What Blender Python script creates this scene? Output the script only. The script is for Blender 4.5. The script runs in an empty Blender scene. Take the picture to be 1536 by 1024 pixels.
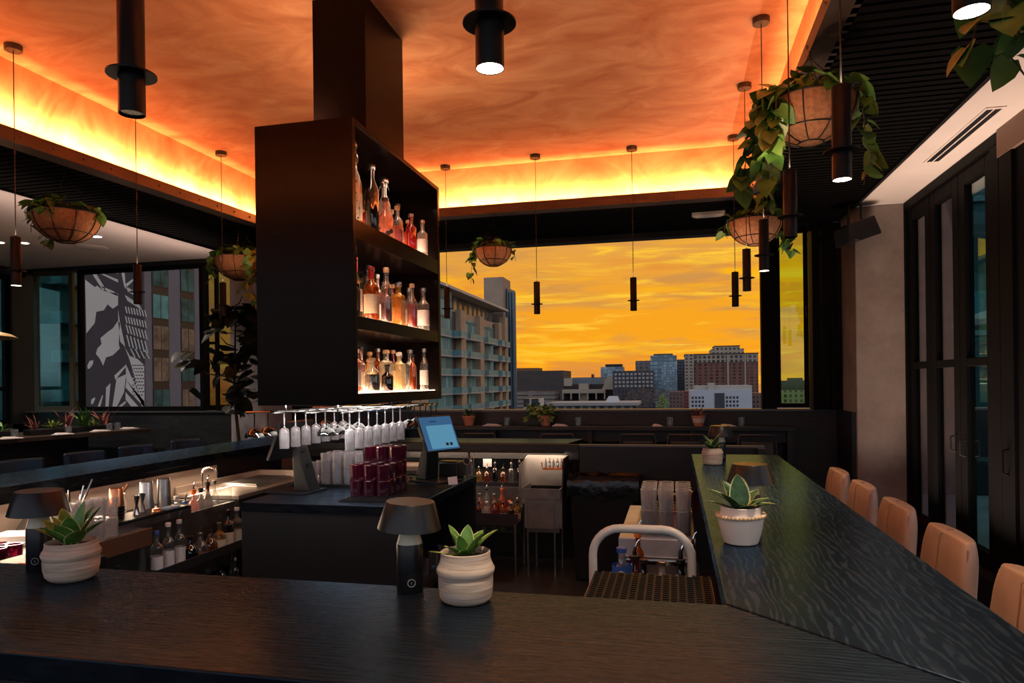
import bpy, math, random
from mathutils import Vector, Matrix, Euler
random.seed(7)
PI = math.pi
C = bpy.context.scene.collection
SC = bpy.context.scene

# ------------------------------------------------------------------ materials
def lin(h):
    h = h.lstrip('#')
    o = []
    for i in (0, 2, 4):
        c = int(h[i:i+2], 16) / 255
        o.append(c / 12.92 if c <= .04045 else ((c + .055) / 1.055) ** 2.4)
    return (*o, 1)

def newmat(name):
    m = bpy.data.materials.new(name)
    m.use_nodes = True
    nt = m.node_tree
    return m, nt, nt.nodes['Principled BSDF'], nt.nodes['Material Output']

def setp(b, col=None, rough=.5, metal=0., spec=.5, coat=0., trans=0.):
    if col is not None:
        b.inputs['Base Color'].default_value = col if len(col) == 4 else (*col, 1)
    b.inputs['Roughness'].default_value = rough
    b.inputs['Metallic'].default_value = metal
    b.inputs['Specular IOR Level'].default_value = spec
    b.inputs['Coat Weight'].default_value = coat
    b.inputs['Transmission Weight'].default_value = trans

def node(nt, typ, **kw):
    n = nt.nodes.new(typ)
    for k, v in kw.items():
        setattr(n, k, v)
    return n

def ramp(nt, stops):
    r = nt.nodes.new('ShaderNodeValToRGB')
    e = r.color_ramp.elements
    while len(e) < len(stops):
        e.new(.5)
    for k, (p, c) in enumerate(stops):
        e[k].position = p
        e[k].color = c if len(c) == 4 else (*c, 1)
    return r

def tex(name): return bpy.data.materials[name]
def plain(name, col, rough=.5, metal=0., spec=.5, var=0., scale=8., bump=0.):
    """one colour with a slight procedural mottle"""
    m, nt, b, o = newmat(name)
    c = lin(col) if isinstance(col, str) else (*col[:3], 1)
    setp(b, c, rough, metal, spec)
    if var or bump:
        tc = node(nt, 'ShaderNodeTexCoord')
        n = node(nt, 'ShaderNodeTexNoise')
        n.inputs['Scale'].default_value = scale
        n.inputs['Detail'].default_value = 5
        nt.links.new(tc.outputs['Object'], n.inputs['Vector'])
        if var:
            r = ramp(nt, [(.3, tuple(x * (1 - var) for x in c[:3])), (.7, tuple(min(1, x * (1 + var)) for x in c[:3]))])
            nt.links.new(n.outputs['Fac'], r.inputs['Fac'])
            nt.links.new(r.outputs['Color'], b.inputs['Base Color'])
        if bump:
            bp = node(nt, 'ShaderNodeBump')
            bp.inputs['Strength'].default_value = bump
            bp.inputs['Distance'].default_value = .005
            nt.links.new(n.outputs['Fac'], bp.inputs['Height'])
            nt.links.new(bp.outputs['Normal'], b.inputs['Normal'])
    return m

def glow(name, col, s):
    m, nt, b, o = newmat(name)
    nt.nodes.remove(b)
    e = node(nt, 'ShaderNodeEmission')
    e.inputs['Color'].default_value = (*col, 1)
    e.inputs['Strength'].default_value = s
    nt.links.new(e.outputs[0], o.inputs['Surface'])
    return m

def thin_glass(name, tint=(1, 1, 1), body=0., bodycol=(1, 1, 1), rough=.03, f0=.06):
    """thin clear pane or vessel wall: tinted see-through + fresnel reflection, optionally some coloured body, stronger at the edges to imitate refracted light"""
    m, nt, b, o = newmat(name)
    nt.nodes.remove(b)
    t = node(nt, 'ShaderNodeBsdfTransparent')
    t.inputs['Color'].default_value = (*tint, 1)
    g = node(nt, 'ShaderNodeBsdfGlossy')
    g.inputs['Roughness'].default_value = rough
    lw = node(nt, 'ShaderNodeLayerWeight')
    lw.inputs['Blend'].default_value = .25
    ma = node(nt, 'ShaderNodeMath', operation='MULTIPLY_ADD')
    ma.inputs[1].default_value = .75
    ma.inputs[2].default_value = f0
    ma.use_clamp = True
    nt.links.new(lw.outputs['Facing'], ma.inputs[0])
    base = t.outputs[0]
    if body:
        d = node(nt, 'ShaderNodeBsdfDiffuse')
        d.inputs['Color'].default_value = (*bodycol, 1)
        tr = node(nt, 'ShaderNodeBsdfTranslucent')
        tr.inputs['Color'].default_value = (*bodycol, 1)
        m0 = node(nt, 'ShaderNodeMixShader')
        m0.inputs[0].default_value = .6
        nt.links.new(d.outputs[0], m0.inputs[1]); nt.links.new(tr.outputs[0], m0.inputs[2])
        m1 = node(nt, 'ShaderNodeMixShader')
        m1.inputs[0].default_value = body
        bf = node(nt, 'ShaderNodeMath', operation='MULTIPLY_ADD')  # diffuse edge colour stands in for refracted light
        bf.inputs[1].default_value = min(1, body * 1.6); bf.inputs[2].default_value = body * .45; bf.use_clamp = True
        nt.links.new(lw.outputs['Facing'], bf.inputs[0]); nt.links.new(bf.outputs[0], m1.inputs[0])
        nt.links.new(t.outputs[0], m1.inputs[1]); nt.links.new(m0.outputs[0], m1.inputs[2])
        base = m1.outputs[0]
    mx = node(nt, 'ShaderNodeMixShader')
    nt.links.new(ma.outputs[0], mx.inputs[0])
    nt.links.new(base, mx.inputs[1]); nt.links.new(g.outputs[0], mx.inputs[2])
    nt.links.new(mx.outputs[0], o.inputs['Surface'])
    return m

def ash_wood(name, c0, c1, along='X', rough=.3, scale=9., dist=7., spec=.4, fine=False, tint=None, bump=.10):
    """stained open-grain ash: long wavy bands along one axis"""
    m, nt, b, o = newmat(name)
    setp(b, c0, rough, 0, .5)
    b.inputs['IOR'].default_value = 1 + spec
    tc = node(nt, 'ShaderNodeTexCoord')
    mp = node(nt, 'ShaderNodeMapping')
    sc = (.22, 1, 1) if along == 'X' else ((1, .22, 1) if along == 'Y' else (1, 1, .22))
    mp.inputs['Scale'].default_value = sc
    nt.links.new(tc.outputs['Object'], mp.inputs['Vector'])
    w = node(nt, 'ShaderNodeTexWave', wave_type='BANDS', bands_direction='Y' if along == 'X' else 'X')
    w.inputs['Scale'].default_value = scale
    w.inputs['Distortion'].default_value = dist
    w.inputs['Detail'].default_value = 3
    w.inputs['Detail Scale'].default_value = .9
    nt.links.new(mp.outputs[0], w.inputs['Vector'])
    n = node(nt, 'ShaderNodeTexNoise')
    n.inputs['Scale'].default_value = 60
    n.inputs['Detail'].default_value = 4
    nt.links.new(mp.outputs[0], n.inputs['Vector'])
    mul = node(nt, 'ShaderNodeMath', operation='MULTIPLY')
    nt.links.new(w.outputs['Fac'], mul.inputs[0]); nt.links.new(n.outputs['Fac'], mul.inputs[1])
    r = ramp(nt, [(.3, c0), (.75, c1)] if not fine else [(.40, c0), (.53, c1), (.66, c0)])
    nt.links.new(mul.outputs[0], r.inputs['Fac'])
    nt.links.new(r.outputs['Color'], b.inputs['Base Color'])
    rr = node(nt, 'ShaderNodeMapRange')
    rr.inputs['To Min'].default_value = rough - .03
    rr.inputs['To Max'].default_value = rough + .09
    nt.links.new(mul.outputs[0], rr.inputs['Value'])
    nt.links.new(rr.outputs[0], b.inputs['Roughness'])
    bp = node(nt, 'ShaderNodeBump')
    bp.inputs['Strength'].default_value = bump
    bp.inputs['Distance'].default_value = .002
    nt.links.new(mul.outputs[0], bp.inputs['Height'])
    nt.links.new(bp.outputs['Normal'], b.inputs['Normal'])
    if tint:      # dark stained wood; blue put into the sheen to cool the orange ceiling reflections
        d = node(nt, 'ShaderNodeBsdfDiffuse'); nt.links.new(r.outputs['Color'], d.inputs['Color']); nt.links.new(bp.outputs['Normal'], d.inputs['Normal'])
        g = node(nt, 'ShaderNodeBsdfGlossy'); g.inputs['Color'].default_value = (*tint, 1)
        nt.links.new(rr.outputs[0], g.inputs['Roughness']); nt.links.new(bp.outputs['Normal'], g.inputs['Normal'])
        fr = node(nt, 'ShaderNodeFresnel'); fr.inputs['IOR'].default_value = 1 + spec
        mx = node(nt, 'ShaderNodeMixShader')
        nt.links.new(fr.outputs[0], mx.inputs[0]); nt.links.new(d.outputs[0], mx.inputs[1]); nt.links.new(g.outputs[0], mx.inputs[2])
        nt.links.new(mx.outputs[0], o.inputs['Surface'])
    return m

def plaster_mat():
    m, nt, b, o = newmat('orange_plaster')
    setp(b, (.7, .4, .2), .75, 0, .25)
    tc = node(nt, 'ShaderNodeTexCoord')
    mp = node(nt, 'ShaderNodeMapping'); mp.inputs['Scale'].default_value = (1, 1.6, 1.3)
    nt.links.new(tc.outputs['Object'], mp.inputs['Vector'])
    n = node(nt, 'ShaderNodeTexNoise')
    n.inputs['Scale'].default_value = 1.7; n.inputs['Detail'].default_value = 9; n.inputs['Roughness'].default_value = .62
    n.inputs['Distortion'].default_value = 1.3
    nt.links.new(mp.outputs[0], n.inputs['Vector'])
    r = ramp(nt, [(.28, (.50, .19, .085)), (.46, (.66, .30, .15)), (.58, (.74, .38, .20)), (.75, (.84, .50, .29))])
    nt.links.new(n.outputs['Fac'], r.inputs['Fac'])
    nt.links.new(r.outputs['Color'], b.inputs['Base Color'])
    return m

def concrete_mat(name, c0, c1):
    m, nt, b, o = newmat(name)
    setp(b, c0, .85, 0, .2)
    tc = node(nt, 'ShaderNodeTexCoord')
    n = node(nt, 'ShaderNodeTexNoise')
    n.inputs['Scale'].default_value = 3.; n.inputs['Detail'].default_value = 8; n.inputs['Roughness'].default_value = .65
    nt.links.new(tc.outputs['Object'], n.inputs['Vector'])
    r = ramp(nt, [(.3, c0), (.7, c1)])
    nt.links.new(n.outputs['Fac'], r.inputs['Fac'])
    nt.links.new(r.outputs['Color'], b.inputs['Base Color'])
    bp = node(nt, 'ShaderNodeBump'); bp.inputs['Strength'].default_value = .25; bp.inputs['Distance'].default_value = .01
    nt.links.new(n.outputs['Fac'], bp.inputs['Height'])
    nt.links.new(bp.outputs['Normal'], b.inputs['Normal'])
    return m

def tile_mat(name, c, mortar, sx, sy, rough=.45, offset=.5, ms=.008):
    m, nt, b, o = newmat(name)
    setp(b, c, rough, 0, .4)
    tc = node(nt, 'ShaderNodeTexCoord')
    br = node(nt, 'ShaderNodeTexBrick')
    br.offset = offset
    br.inputs['Color1'].default_value = (*c, 1)
    br.inputs['Color2'].default_value = (*[x * 1.35 for x in c], 1)
    br.inputs['Mortar'].default_value = (*mortar, 1)
    br.inputs['Scale'].default_value = 1
    br.inputs['Mortar Size'].default_value = ms
    br.inputs['Brick Width'].default_value = sx
    br.inputs['Row Height'].default_value = sy
    nt.links.new(tc.outputs['Object'], br.inputs['Vector'])
    nt.links.new(br.outputs['Color'], b.inputs['Base Color'])
    return m

def grid_mat(name, wall, glass, px, pz, fw, fz, axis='X', glass_rough=.15, var=.5, metal=0.):
    """distant facade: window grid, px/pz pitch, fw/fz window share"""
    m, nt, b, o = newmat(name)
    setp(b, wall, .7, 0, .3)
    tc = node(nt, 'ShaderNodeTexCoord')
    s = node(nt, 'ShaderNodeSeparateXYZ')
    nt.links.new(tc.outputs['Object'], s.inputs[0])
    def cell(out, pitch, share):
        d = node(nt, 'ShaderNodeMath', operation='DIVIDE'); d.inputs[1].default_value = pitch
        nt.links.new(out, d.inputs[0])
        f = node(nt, 'ShaderNodeMath', operation='FRACT'); nt.links.new(d.outputs[0], f.inputs[0])
        l = node(nt, 'ShaderNodeMath', operation='LESS_THAN'); l.inputs[1].default_value = share
        nt.links.new(f.outputs[0], l.inputs[0])
        fl = node(nt, 'ShaderNodeMath', operation='FLOOR'); nt.links.new(d.outputs[0], fl.inputs[0])
        return l.outputs[0], fl.outputs[0]
    if axis == 'XY':
        ad = node(nt, 'ShaderNodeMath', operation='ADD')
        nt.links.new(s.outputs['X'], ad.inputs[0]); nt.links.new(s.outputs['Y'], ad.inputs[1])
        hx = ad.outputs[0]
    else:
        hx = s.outputs[axis]
    a, ia = cell(hx, px, fw)
    z, iz = cell(s.outputs['Z'], pz, fz)
    mul = node(nt, 'ShaderNodeMath', operation='MULTIPLY')
    nt.links.new(a, mul.inputs[0]); nt.links.new(z, mul.inputs[1])
    cb = node(nt, 'ShaderNodeCombineXYZ'); nt.links.new(ia, cb.inputs[0]); nt.links.new(iz, cb.inputs[1])
    wn = node(nt, 'ShaderNodeTexWhiteNoise', noise_dimensions='3D'); nt.links.new(cb.outputs[0], wn.inputs['Vector'])
    gr = ramp(nt, [(0, tuple(x * (1 - var) for x in glass)), (1, tuple(min(1, x * (1 + var)) for x in glass))])
    nt.links.new(wn.outputs['Value'], gr.inputs['Fac'])
    nz = node(nt, 'ShaderNodeTexNoise'); nz.inputs['Scale'].default_value = .25; nz.inputs['Detail'].default_value = 3
    nt.links.new(tc.outputs['Object'], nz.inputs['Vector'])
    wr = ramp(nt, [(.3, tuple(x * .82 for x in wall)), (.7, tuple(min(1, x * 1.12) for x in wall))])
    nt.links.new(nz.outputs['Fac'], wr.inputs['Fac'])
    mx = node(nt, 'ShaderNodeMix', data_type='RGBA')
    nt.links.new(mul.outputs[0], mx.inputs['Factor'])
    nt.links.new(wr.outputs['Color'], mx.inputs['A']); nt.links.new(gr.outputs['Color'], mx.inputs['B'])
    nt.links.new(mx.outputs['Result'], b.inputs['Base Color'])
    rr = node(nt, 'ShaderNodeMapRange'); rr.inputs['To Min'].default_value = .8; rr.inputs['To Max'].default_value = glass_rough
    nt.links.new(mul.outputs[0], rr.inputs['Value']); nt.links.new(rr.outputs[0], b.inputs['Roughness'])
    return m

def leaf_mat(name, c0, c1, scale=14.):
    m, nt, b, o = newmat(name)
    setp(b, c0, .42, 0, .45)
    tc = node(nt, 'ShaderNodeTexCoord')
    n = node(nt, 'ShaderNodeTexNoise'); n.inputs['Scale'].default_value = scale; n.inputs['Detail'].default_value = 3
    nt.links.new(tc.outputs['Object'], n.inputs['Vector'])
    r = ramp(nt, [(.35, c0), (.65, c1)])
    nt.links.new(n.outputs['Fac'], r.inputs['Fac'])
    nt.links.new(r.outputs['Color'], b.inputs['Base Color'])
    return m

M_ = dict(
    counterX=ash_wood('black_ash_lengthwise', (.0042, .0052, .0075), (.0095, .0108, .0145), 'X', .28, 20, 8, .30, False, (.36, .56, .80), .04),
    counterY=ash_wood('black_ash_along_side', (.005, .006, .0085), (.016, .018, .0225), 'Y', .26, 15, 15, .30, True, (.34, .58, .86), .03),
    black=plain('black_paint', (.008, .0075, .009), .5, 0, .4, .2, 6),
    blackwood=ash_wood('black_stained_panel', (.008, .0078, .009), (.02, .019, .022), 'X', .45, 10, 4),
    blackmetal=plain('black_powder_coat', (.012, .011, .012), .38, .2, .5, .12, 30),
    satin=plain('satin_black_metal', (.016, .016, .018), .33, .5, .5),
    pend=plain('black_pendant_coat', (.010, .0095, .010), .4, 0, .15),
    bronze=plain('dark_bronze_trim', (.075, .05, .04), .42, .5, .5, .15, 4),
    cabinet=plain('dark_brown_black_panel', (.004, .0026, .0026), .24, 0, .07, .15, 3),
    slat=plain('dark_slat', (.003, .0025, .0025), .7, 0, .05),
    plaster=plaster_mat(),
    white=plain('warm_white_paint', (.72, .63, .58), .7, 0, .3, .05, 2),
    concrete=concrete_mat('grey_concrete', (.20, .165, .145), (.33, .28, .25)),
    concrete_pale=concrete_mat('pale_concrete', (.30, .27, .26), (.44, .40, .39)),
    tile=tile_mat('dark_floor_tile', (.016, .016, .018), (.006, .006, .007), .6, .3, .4),
    plank=tile_mat('grey_floor_plank', (.12, .1, .085), (.03, .025, .02), 1.2, .14, .5, .4, .006),
    steel=plain('brushed_steel', (.5, .47, .45), .3, 1, .5, .12, 25),
    steel_dark=plain('worn_steel', (.28, .27, .27), .36, 1, .5, .2, 12),
    copper=plain('copper', (.7, .27, .13), .28, 1),
    chrome=plain('chrome', (.8, .78, .75), .08, 1),
    tan=plain('tan_leather', (.34, .18, .115), .42, 0, .5, .12, 9, .25),
    seam=plain('leather_seam', (.24, .11, .06), .6),
    blueseat=plain('dark_blue_fabric', (.012, .045, .10), .75, 0, .3, .2, 20),
    rubber=plain('black_rubber', (.010, .010, .012), .45, 0, .1),
    plastic=plain('black_plastic', (.010, .010, .012), .32, 0, .4),
    liner=plain('black_bin_liner', (.006, .006, .007), .22, 0, .4, 0, 14, 1.),
    card=plain('white_card', (.7, .66, .64), .7),
    linen=plain('white_napkin', (.62, .55, .52), .85, 0, .2, .08, 30),
    pot=None, potw=plain('matt_white_ceramic', (.62, .54, .49), .6, 0, .4, .06, 12),
    bead=plain('pale_wood_bead', (.66, .45, .27), .5, 0, .4, .12, 60),
    terracotta=plain('terracotta', (.46, .19, .11), .8, 0, .3, .12, 20),
    soil=plain('dark_soil', (.02, .014, .01), .9),
    coir=plain('coir_fibre', (.31, .145, .08), .95, 0, .1, .25, 45, 1.),
    wire=plain('dark_wire', (.018, .014, .012), .5, .5),
    leaf=leaf_mat('succulent_green', (.04, .13, .018), (.12, .26, .04), 25),
    leafedge=plain('leaf_edge_cream', (.55, .58, .22), .5),
    leafdark=leaf_mat('succulent_dark_green', (.014, .055, .016), (.04, .11, .03), 40),
    pothos=leaf_mat('pothos_green', (.05, .16, .025), (.15, .29, .06), 9),
    pothos2=leaf_mat('pothos_olive', (.10, .17, .03), (.24, .30, .08), 9),
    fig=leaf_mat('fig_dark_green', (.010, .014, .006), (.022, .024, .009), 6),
    redleaf=leaf_mat('dusky_red_leaf', (.18, .05, .045), (.32, .11, .09), 20),
    limeleaf=leaf_mat('lime_leaf', (.14, .22, .03), (.28, .34, .06), 20),
    stem=plain('plant_stem', (.10, .09, .03), .7),
    bark=plain('brown_bark', (.05, .032, .02), .9),
    glass=thin_glass('clear_glass', (.96, .96, .96), .10, (.85, .85, .88), .04, .07),
    ribglass=thin_glass('ribbed_clear_glass', (.93, .92, .93), .42, (1, .97, 1), .10, .14),
    purple=thin_glass('amethyst_glass', (.62, .26, .40), .28, (.30, .05, .13), .08, .10),
    smoke=thin_glass('smoked_glass', (.10, .09, .09), .5, (.016, .012, .011), .12, .06),
    pane=thin_glass('window_pane', (.90, .95, .94), 0, (1, 1, 1), .0, .05),
    panegreen=thin_glass('green_tinted_pane', (.74, .86, .52), 0, (1, 1, 1), .0, .05),
    paneteal=thin_glass('teal_tinted_pane', (.55, .85, .85), 0, (1, 1, 1), .01, .06),
    panebronze=thin_glass('grey_tinted_pane', (.60, .58, .60), 0, (1, 1, 1), .01, .08),
    lamp_on=glow('lit_lens', (1, .86, .62), 14), lamp_off=plain('dark_lens', (.05, .045, .05), .2),
    lamp_glow=plain('frosted_lamp_neck', (.50, .45, .32), .35),
    frame=plain('matt_black_frame', (.0035, .0034, .0036), .55, 0, .06),
    gold=plain('brushed_gold', (.62, .36, .13), .36, .8, .5, .15, 5),
    downlight=glow('downlight_lens', (1, .9, .75), 9),
    emergency=plain('grey_light_housing', (.42, .40, .40), .6),
)
def pot_mat():
    m, nt, b, o = newmat('ribbed_stoneware')
    setp(b, (.5, .4, .33), .7, 0, .3)
    tc = node(nt, 'ShaderNodeTexCoord')
    mp = node(nt, 'ShaderNodeMapping'); mp.inputs['Scale'].default_value = (5, 5, 130)
    nt.links.new(tc.outputs['Object'], mp.inputs['Vector'])
    n = node(nt, 'ShaderNodeTexNoise'); n.inputs['Scale'].default_value = 1.6; n.inputs['Detail'].default_value = 4
    nt.links.new(mp.outputs[0], n.inputs['Vector'])
    r = ramp(nt, [(.32, (.28, .20, .15)), (.5, (.45, .355, .285)), (.7, (.58, .47, .39))])
    nt.links.new(n.outputs['Fac'], r.inputs['Fac']); nt.links.new(r.outputs['Color'], b.inputs['Base Color'])
    bp = node(nt, 'ShaderNodeBump'); bp.inputs['Strength'].default_value = .35; bp.inputs['Distance'].default_value = .0012
    nt.links.new(n.outputs['Fac'], bp.inputs['Height']); nt.links.new(bp.outputs['Normal'], b.inputs['Normal'])
    return m
M_['pot'] = pot_mat()

# ------------------------------------------------------------------ mesh builder
class MB:
    def __init__(s):
        s.v, s.f, s.mi = [], [], []
        s.m = 0
    def add(s, vs, fs):
        b = len(s.v)
        s.v += [tuple(v) for v in vs]
        for f in fs:
            s.f.append([b + i for i in f]); s.mi.append(s.m)
        return s
    def box(s, x0, x1, y0, y1, z0, z1):
        vs = [(x, y, z) for z in (z0, z1) for y in (y0, y1) for x in (x0, x1)]
        return s.add(vs, [(0, 2, 3, 1), (4, 5, 7, 6), (0, 1, 5, 4), (2, 6, 7, 3), (0, 4, 6, 2), (1, 3, 7, 5)])
    def hexa(s, p):   # 8 corners, bottom ring then top ring, both counterclockwise
        return s.add(p, [(3, 2, 1, 0), (4, 5, 6, 7), (0, 1, 5, 4), (1, 2, 6, 5), (2, 3, 7, 6), (3, 0, 4, 7)])
    def prism(s, poly, z0, z1):   # poly counterclockwise (x, y)
        n = len(poly)
        vs = [(x, y, z0) for x, y in poly] + [(x, y, z1) for x, y in poly]
        fs = [tuple(range(n))[::-1], tuple(range(n, 2 * n))] + [(i, (i + 1) % n, n + (i + 1) % n, n + i) for i in range(n)]
        return s.add(vs, fs)
    def lathe(s, prof, seg=24, c=(0, 0, 0), rib=0., cap0=True, cap1=True):
        vs, fs = [], []
        n = len(prof)
        for k in range(seg):
            a = 2 * PI * k / seg
            q = 1 + (rib if k % 2 else -rib)
            for r, z in prof:
                vs.append((c[0] + r * q * math.cos(a), c[1] + r * q * math.sin(a), c[2] + z))
        for k in range(seg):
            k2 = (k + 1) % seg
            for i in range(n - 1):
                fs.append((k * n + i, k2 * n + i, k2 * n + i + 1, k * n + i + 1))
        if cap0 and prof[0][0] > 1e-6: fs.append(tuple(k * n for k in range(seg))[::-1])
        if cap1 and prof[-1][0] > 1e-6: fs.append(tuple(k * n + n - 1 for k in range(seg)))
        return s.add(vs, fs)
    def cyl(s, p0, p1, r0, r1=None, seg=12, caps=True):
        return s.tube([p0, p1], [r0, r0 if r1 is None else r1], seg, caps)
    def tube(s, pts, r, seg=8, caps=True, closed=False):
        pts = [Vector(p) for p in pts]
        n = len(pts)
        rs = r if isinstance(r, (list, tuple)) else [r] * n
        vs, fs = [], []
        prev = None
        for i, p in enumerate(pts):
            if closed: t = pts[(i + 1) % n] - pts[i - 1]
            else: t = pts[min(i + 1, n - 1)] - pts[max(i - 1, 0)]
            t.normalize()
            if prev is None:
                a = Vector((0, 0, 1)) if abs(t.z) < .9 else Vector((1, 0, 0))
                u = t.cross(a).normalized()
            else:
                u = (prev - t * prev.dot(t)).normalized()
            prev = u
            w = t.cross(u)
            for k in range(seg):
                an = 2 * PI * k / seg
                vs.append(p + (u * math.cos(an) + w * math.sin(an)) * rs[i])
        for i in range(n if closed else n - 1):
            j = (i + 1) % n
            for k in range(seg):
                k2 = (k + 1) % seg
                fs.append((i * seg + k, i * seg + k2, j * seg + k2, j * seg + k))
        if caps and not closed:
            fs.append(tuple(range(seg))[::-1]); fs.append(tuple((n - 1) * seg + k for k in range(seg)))
        return s.add(vs, fs)
    def ring(s, c, R, r, seg=28, ts=6):
        return s.tube([(c[0] + R * math.cos(2 * PI * k / seg), c[1] + R * math.sin(2 * PI * k / seg), c[2]) for k in range(seg)], r, ts, closed=True)
    def ball(s, c, r, seg=10, rings=6, sz=1.):
        prof = [(max(1e-5, r * math.sin(PI * i / rings)), -r * sz * math.cos(PI * i / rings)) for i in range(rings + 1)]
        return s.lathe(prof, seg, c, cap0=False, cap1=False)
    def xform(s, mat, start=0):
        s.v = s.v[:start] + [tuple(mat @ Vector(v)) for v in s.v[start:]]
        return s
    def done(s, name, mats, parent=None, world=False, smooth=True, bevel=0., loc=None, ang=40):
        me = bpy.data.meshes.new(name)
        v = s.v
        if world and parent is not None:
            o_ = Vector(parent.location)
            g = parent.parent
            while g is not None:
                o_ += Vector(g.location); g = g.parent
            v = [tuple(Vector(p) - o_) for p in v]
        me.from_pydata(v, [], s.f)
        if not isinstance(mats, (list, tuple)): mats = [mats]
        for m in mats: me.materials.append(M_[m] if isinstance(m, str) else m)
        if len(mats) > 1: me.polygons.foreach_set('material_index', s.mi)
        if smooth:
            me.polygons.foreach_set('use_smooth', [True] * len(me.polygons))
            me.set_sharp_from_angle(angle=math.radians(ang))
        me.update()
        o = bpy.data.objects.new(name, me)
        C.objects.link(o)
        if parent is not None: o.parent = parent
        if loc is not None: o.location = loc
        if bevel:
            b = o.modifiers.new('soft_edges', 'BEVEL'); b.width = bevel; b.segments = 2; b.limit_method = 'ANGLE'; b.angle_limit = math.radians(40)
        return o

LABELS = {}
def tag(o, label, cat, group=None):
    o['label'] = label; o['category'] = cat
    if group: o['group'] = group
    return o
def thing(name, label, cat, loc=(0, 0, 0), rz=0., group=None):
    o = bpy.data.objects.new(name, None); C.objects.link(o)
    o.empty_display_size = .05
    o.location = loc; o.rotation_euler = (0, 0, rz)
    return tag(o, label, cat, group)
def struct(o):
    o['kind'] = 'structure'
    return o
def dup(root, loc, rz=0., label=None, group=None, scale=None):
    r = root.copy(); C.objects.link(r); r.location = loc; r.rotation_euler = (0, 0, rz)
    if scale: r.scale = (scale,) * 3
    if label: r['label'] = label
    if group: r['group'] = group
    for ch in list(root.children):
        c = ch.copy(); C.objects.link(c); c.parent = r
        for g in list(ch.children):
            d = g.copy(); C.objects.link(d); d.parent = c
    return r
ORD = ['first', 'second', 'third', 'fourth', 'fifth', 'sixth', 'seventh', 'eighth', 'ninth', 'tenth', 'eleventh', 'twelfth', 'thirteenth', 'fourteenth']
# ------------------------------------------------------------------ world, camera
def build_world():
    w = bpy.data.worlds.new('sunset_sky'); SC.world = w
    w.use_nodes = True
    nt = w.node_tree
    bg = nt.nodes['Background']
    tc = node(nt, 'ShaderNodeTexCoord')
    sp = node(nt, 'ShaderNodeSeparateXYZ'); nt.links.new(tc.outputs['Generated'], sp.inputs[0])
    grad = ramp(nt, [(0, lin('#241d20')), (.49, lin('#3a2c28')), (.5, lin('#f08a2c')), (.525, lin('#fba41c')), (.555, lin('#f7a424')),
                     (.58, lin('#eba23c')), (.61, lin('#dea253')), (.65, lin('#cf9e66')), (.72, lin('#a98a78')), (.85, lin('#8288a0')), (1, lin('#7280a0'))])
    ma = node(nt, 'ShaderNodeMath', operation='MULTIPLY_ADD'); ma.inputs[1].default_value = .5; ma.inputs[2].default_value = .5
    nt.links.new(sp.outputs['Z'], ma.inputs[0]); nt.links.new(ma.outputs[0], grad.inputs['Fac'])
    def cloud(scale, seed, lo, hi, dist=.6):
        mp = node(nt, 'ShaderNodeMapping'); mp.inputs['Scale'].default_value = scale; mp.inputs['Location'].default_value = (seed, seed * .7, 0)
        mp.inputs['Rotation'].default_value = (0, .02, 0)
        nt.links.new(tc.outputs['Generated'], mp.inputs['Vector'])
        n = node(nt, 'ShaderNodeTexNoise'); n.inputs['Scale'].default_value = 1; n.inputs['Detail'].default_value = 7
        n.inputs['Roughness'].default_value = .58; n.inputs['Distortion'].default_value = dist
        nt.links.new(mp.outputs[0], n.inputs['Vector'])
        r = node(nt, 'ShaderNodeMapRange', interpolation_type='SMOOTHSTEP')
        r.inputs['From Min'].default_value = lo; r.inputs['From Max'].default_value = hi
        nt.links.new(n.outputs['Fac'], r.inputs['Value'])
        return r.outputs[0]
    def mix(fac, a, b, blend='MIX'):
        m = node(nt, 'ShaderNodeMix', data_type='RGBA', blend_type=blend)
        if isinstance(fac, float): m.inputs['Factor'].default_value = fac
        else: nt.links.new(fac, m.inputs['Factor'])
        for s, v in (('A', a), ('B', b)):
            if isinstance(v, tuple): m.inputs[s].default_value = v
            else: nt.links.new(v, m.inputs[s])
        return m.outputs['Result']
    c = mix(cloud((5, 5, 38), 3.1, .46, .66), grad.outputs['Color'], lin('#d2944a'))        # dull streaks
    c = mix(cloud((4, 4, 30), 9.4, .48, .62), c, lin('#fdb41c'))                           # golden streaks
    c = mix(cloud((7, 7, 75), 15.2, .53, .68), c, lin('#ffc83a'))                           # fine bright wisps
    c = mix(cloud((3, 3, 16), 21.7, .52, .68), c, lin('#e08b38'))                           # broad orange banks
    # the sky away from the sunset: grey blue dusk
    away = ramp(nt, [(0, (.012, .012, .014)), (.49, (.02, .02, .024)), (.51, (.74, .74, .80)), (.7, (.66, .70, .82)), (1, (.44, .50, .66))])
    nt.links.new(ma.outputs[0], away.inputs['Fac'])
    f = node(nt, 'ShaderNodeMapRange', interpolation_type='SMOOTHSTEP')
    f.inputs['From Min'].default_value = -.05; f.inputs['From Max'].default_value = .6
    nt.links.new(sp.outputs['Y'], f.inputs['Value'])
    col = mix(f.outputs[0], away.outputs['Color'], c)
    nt.links.new(col, bg.inputs['Color'])
    bg.inputs['Strength'].default_value = .93
build_world()

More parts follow.
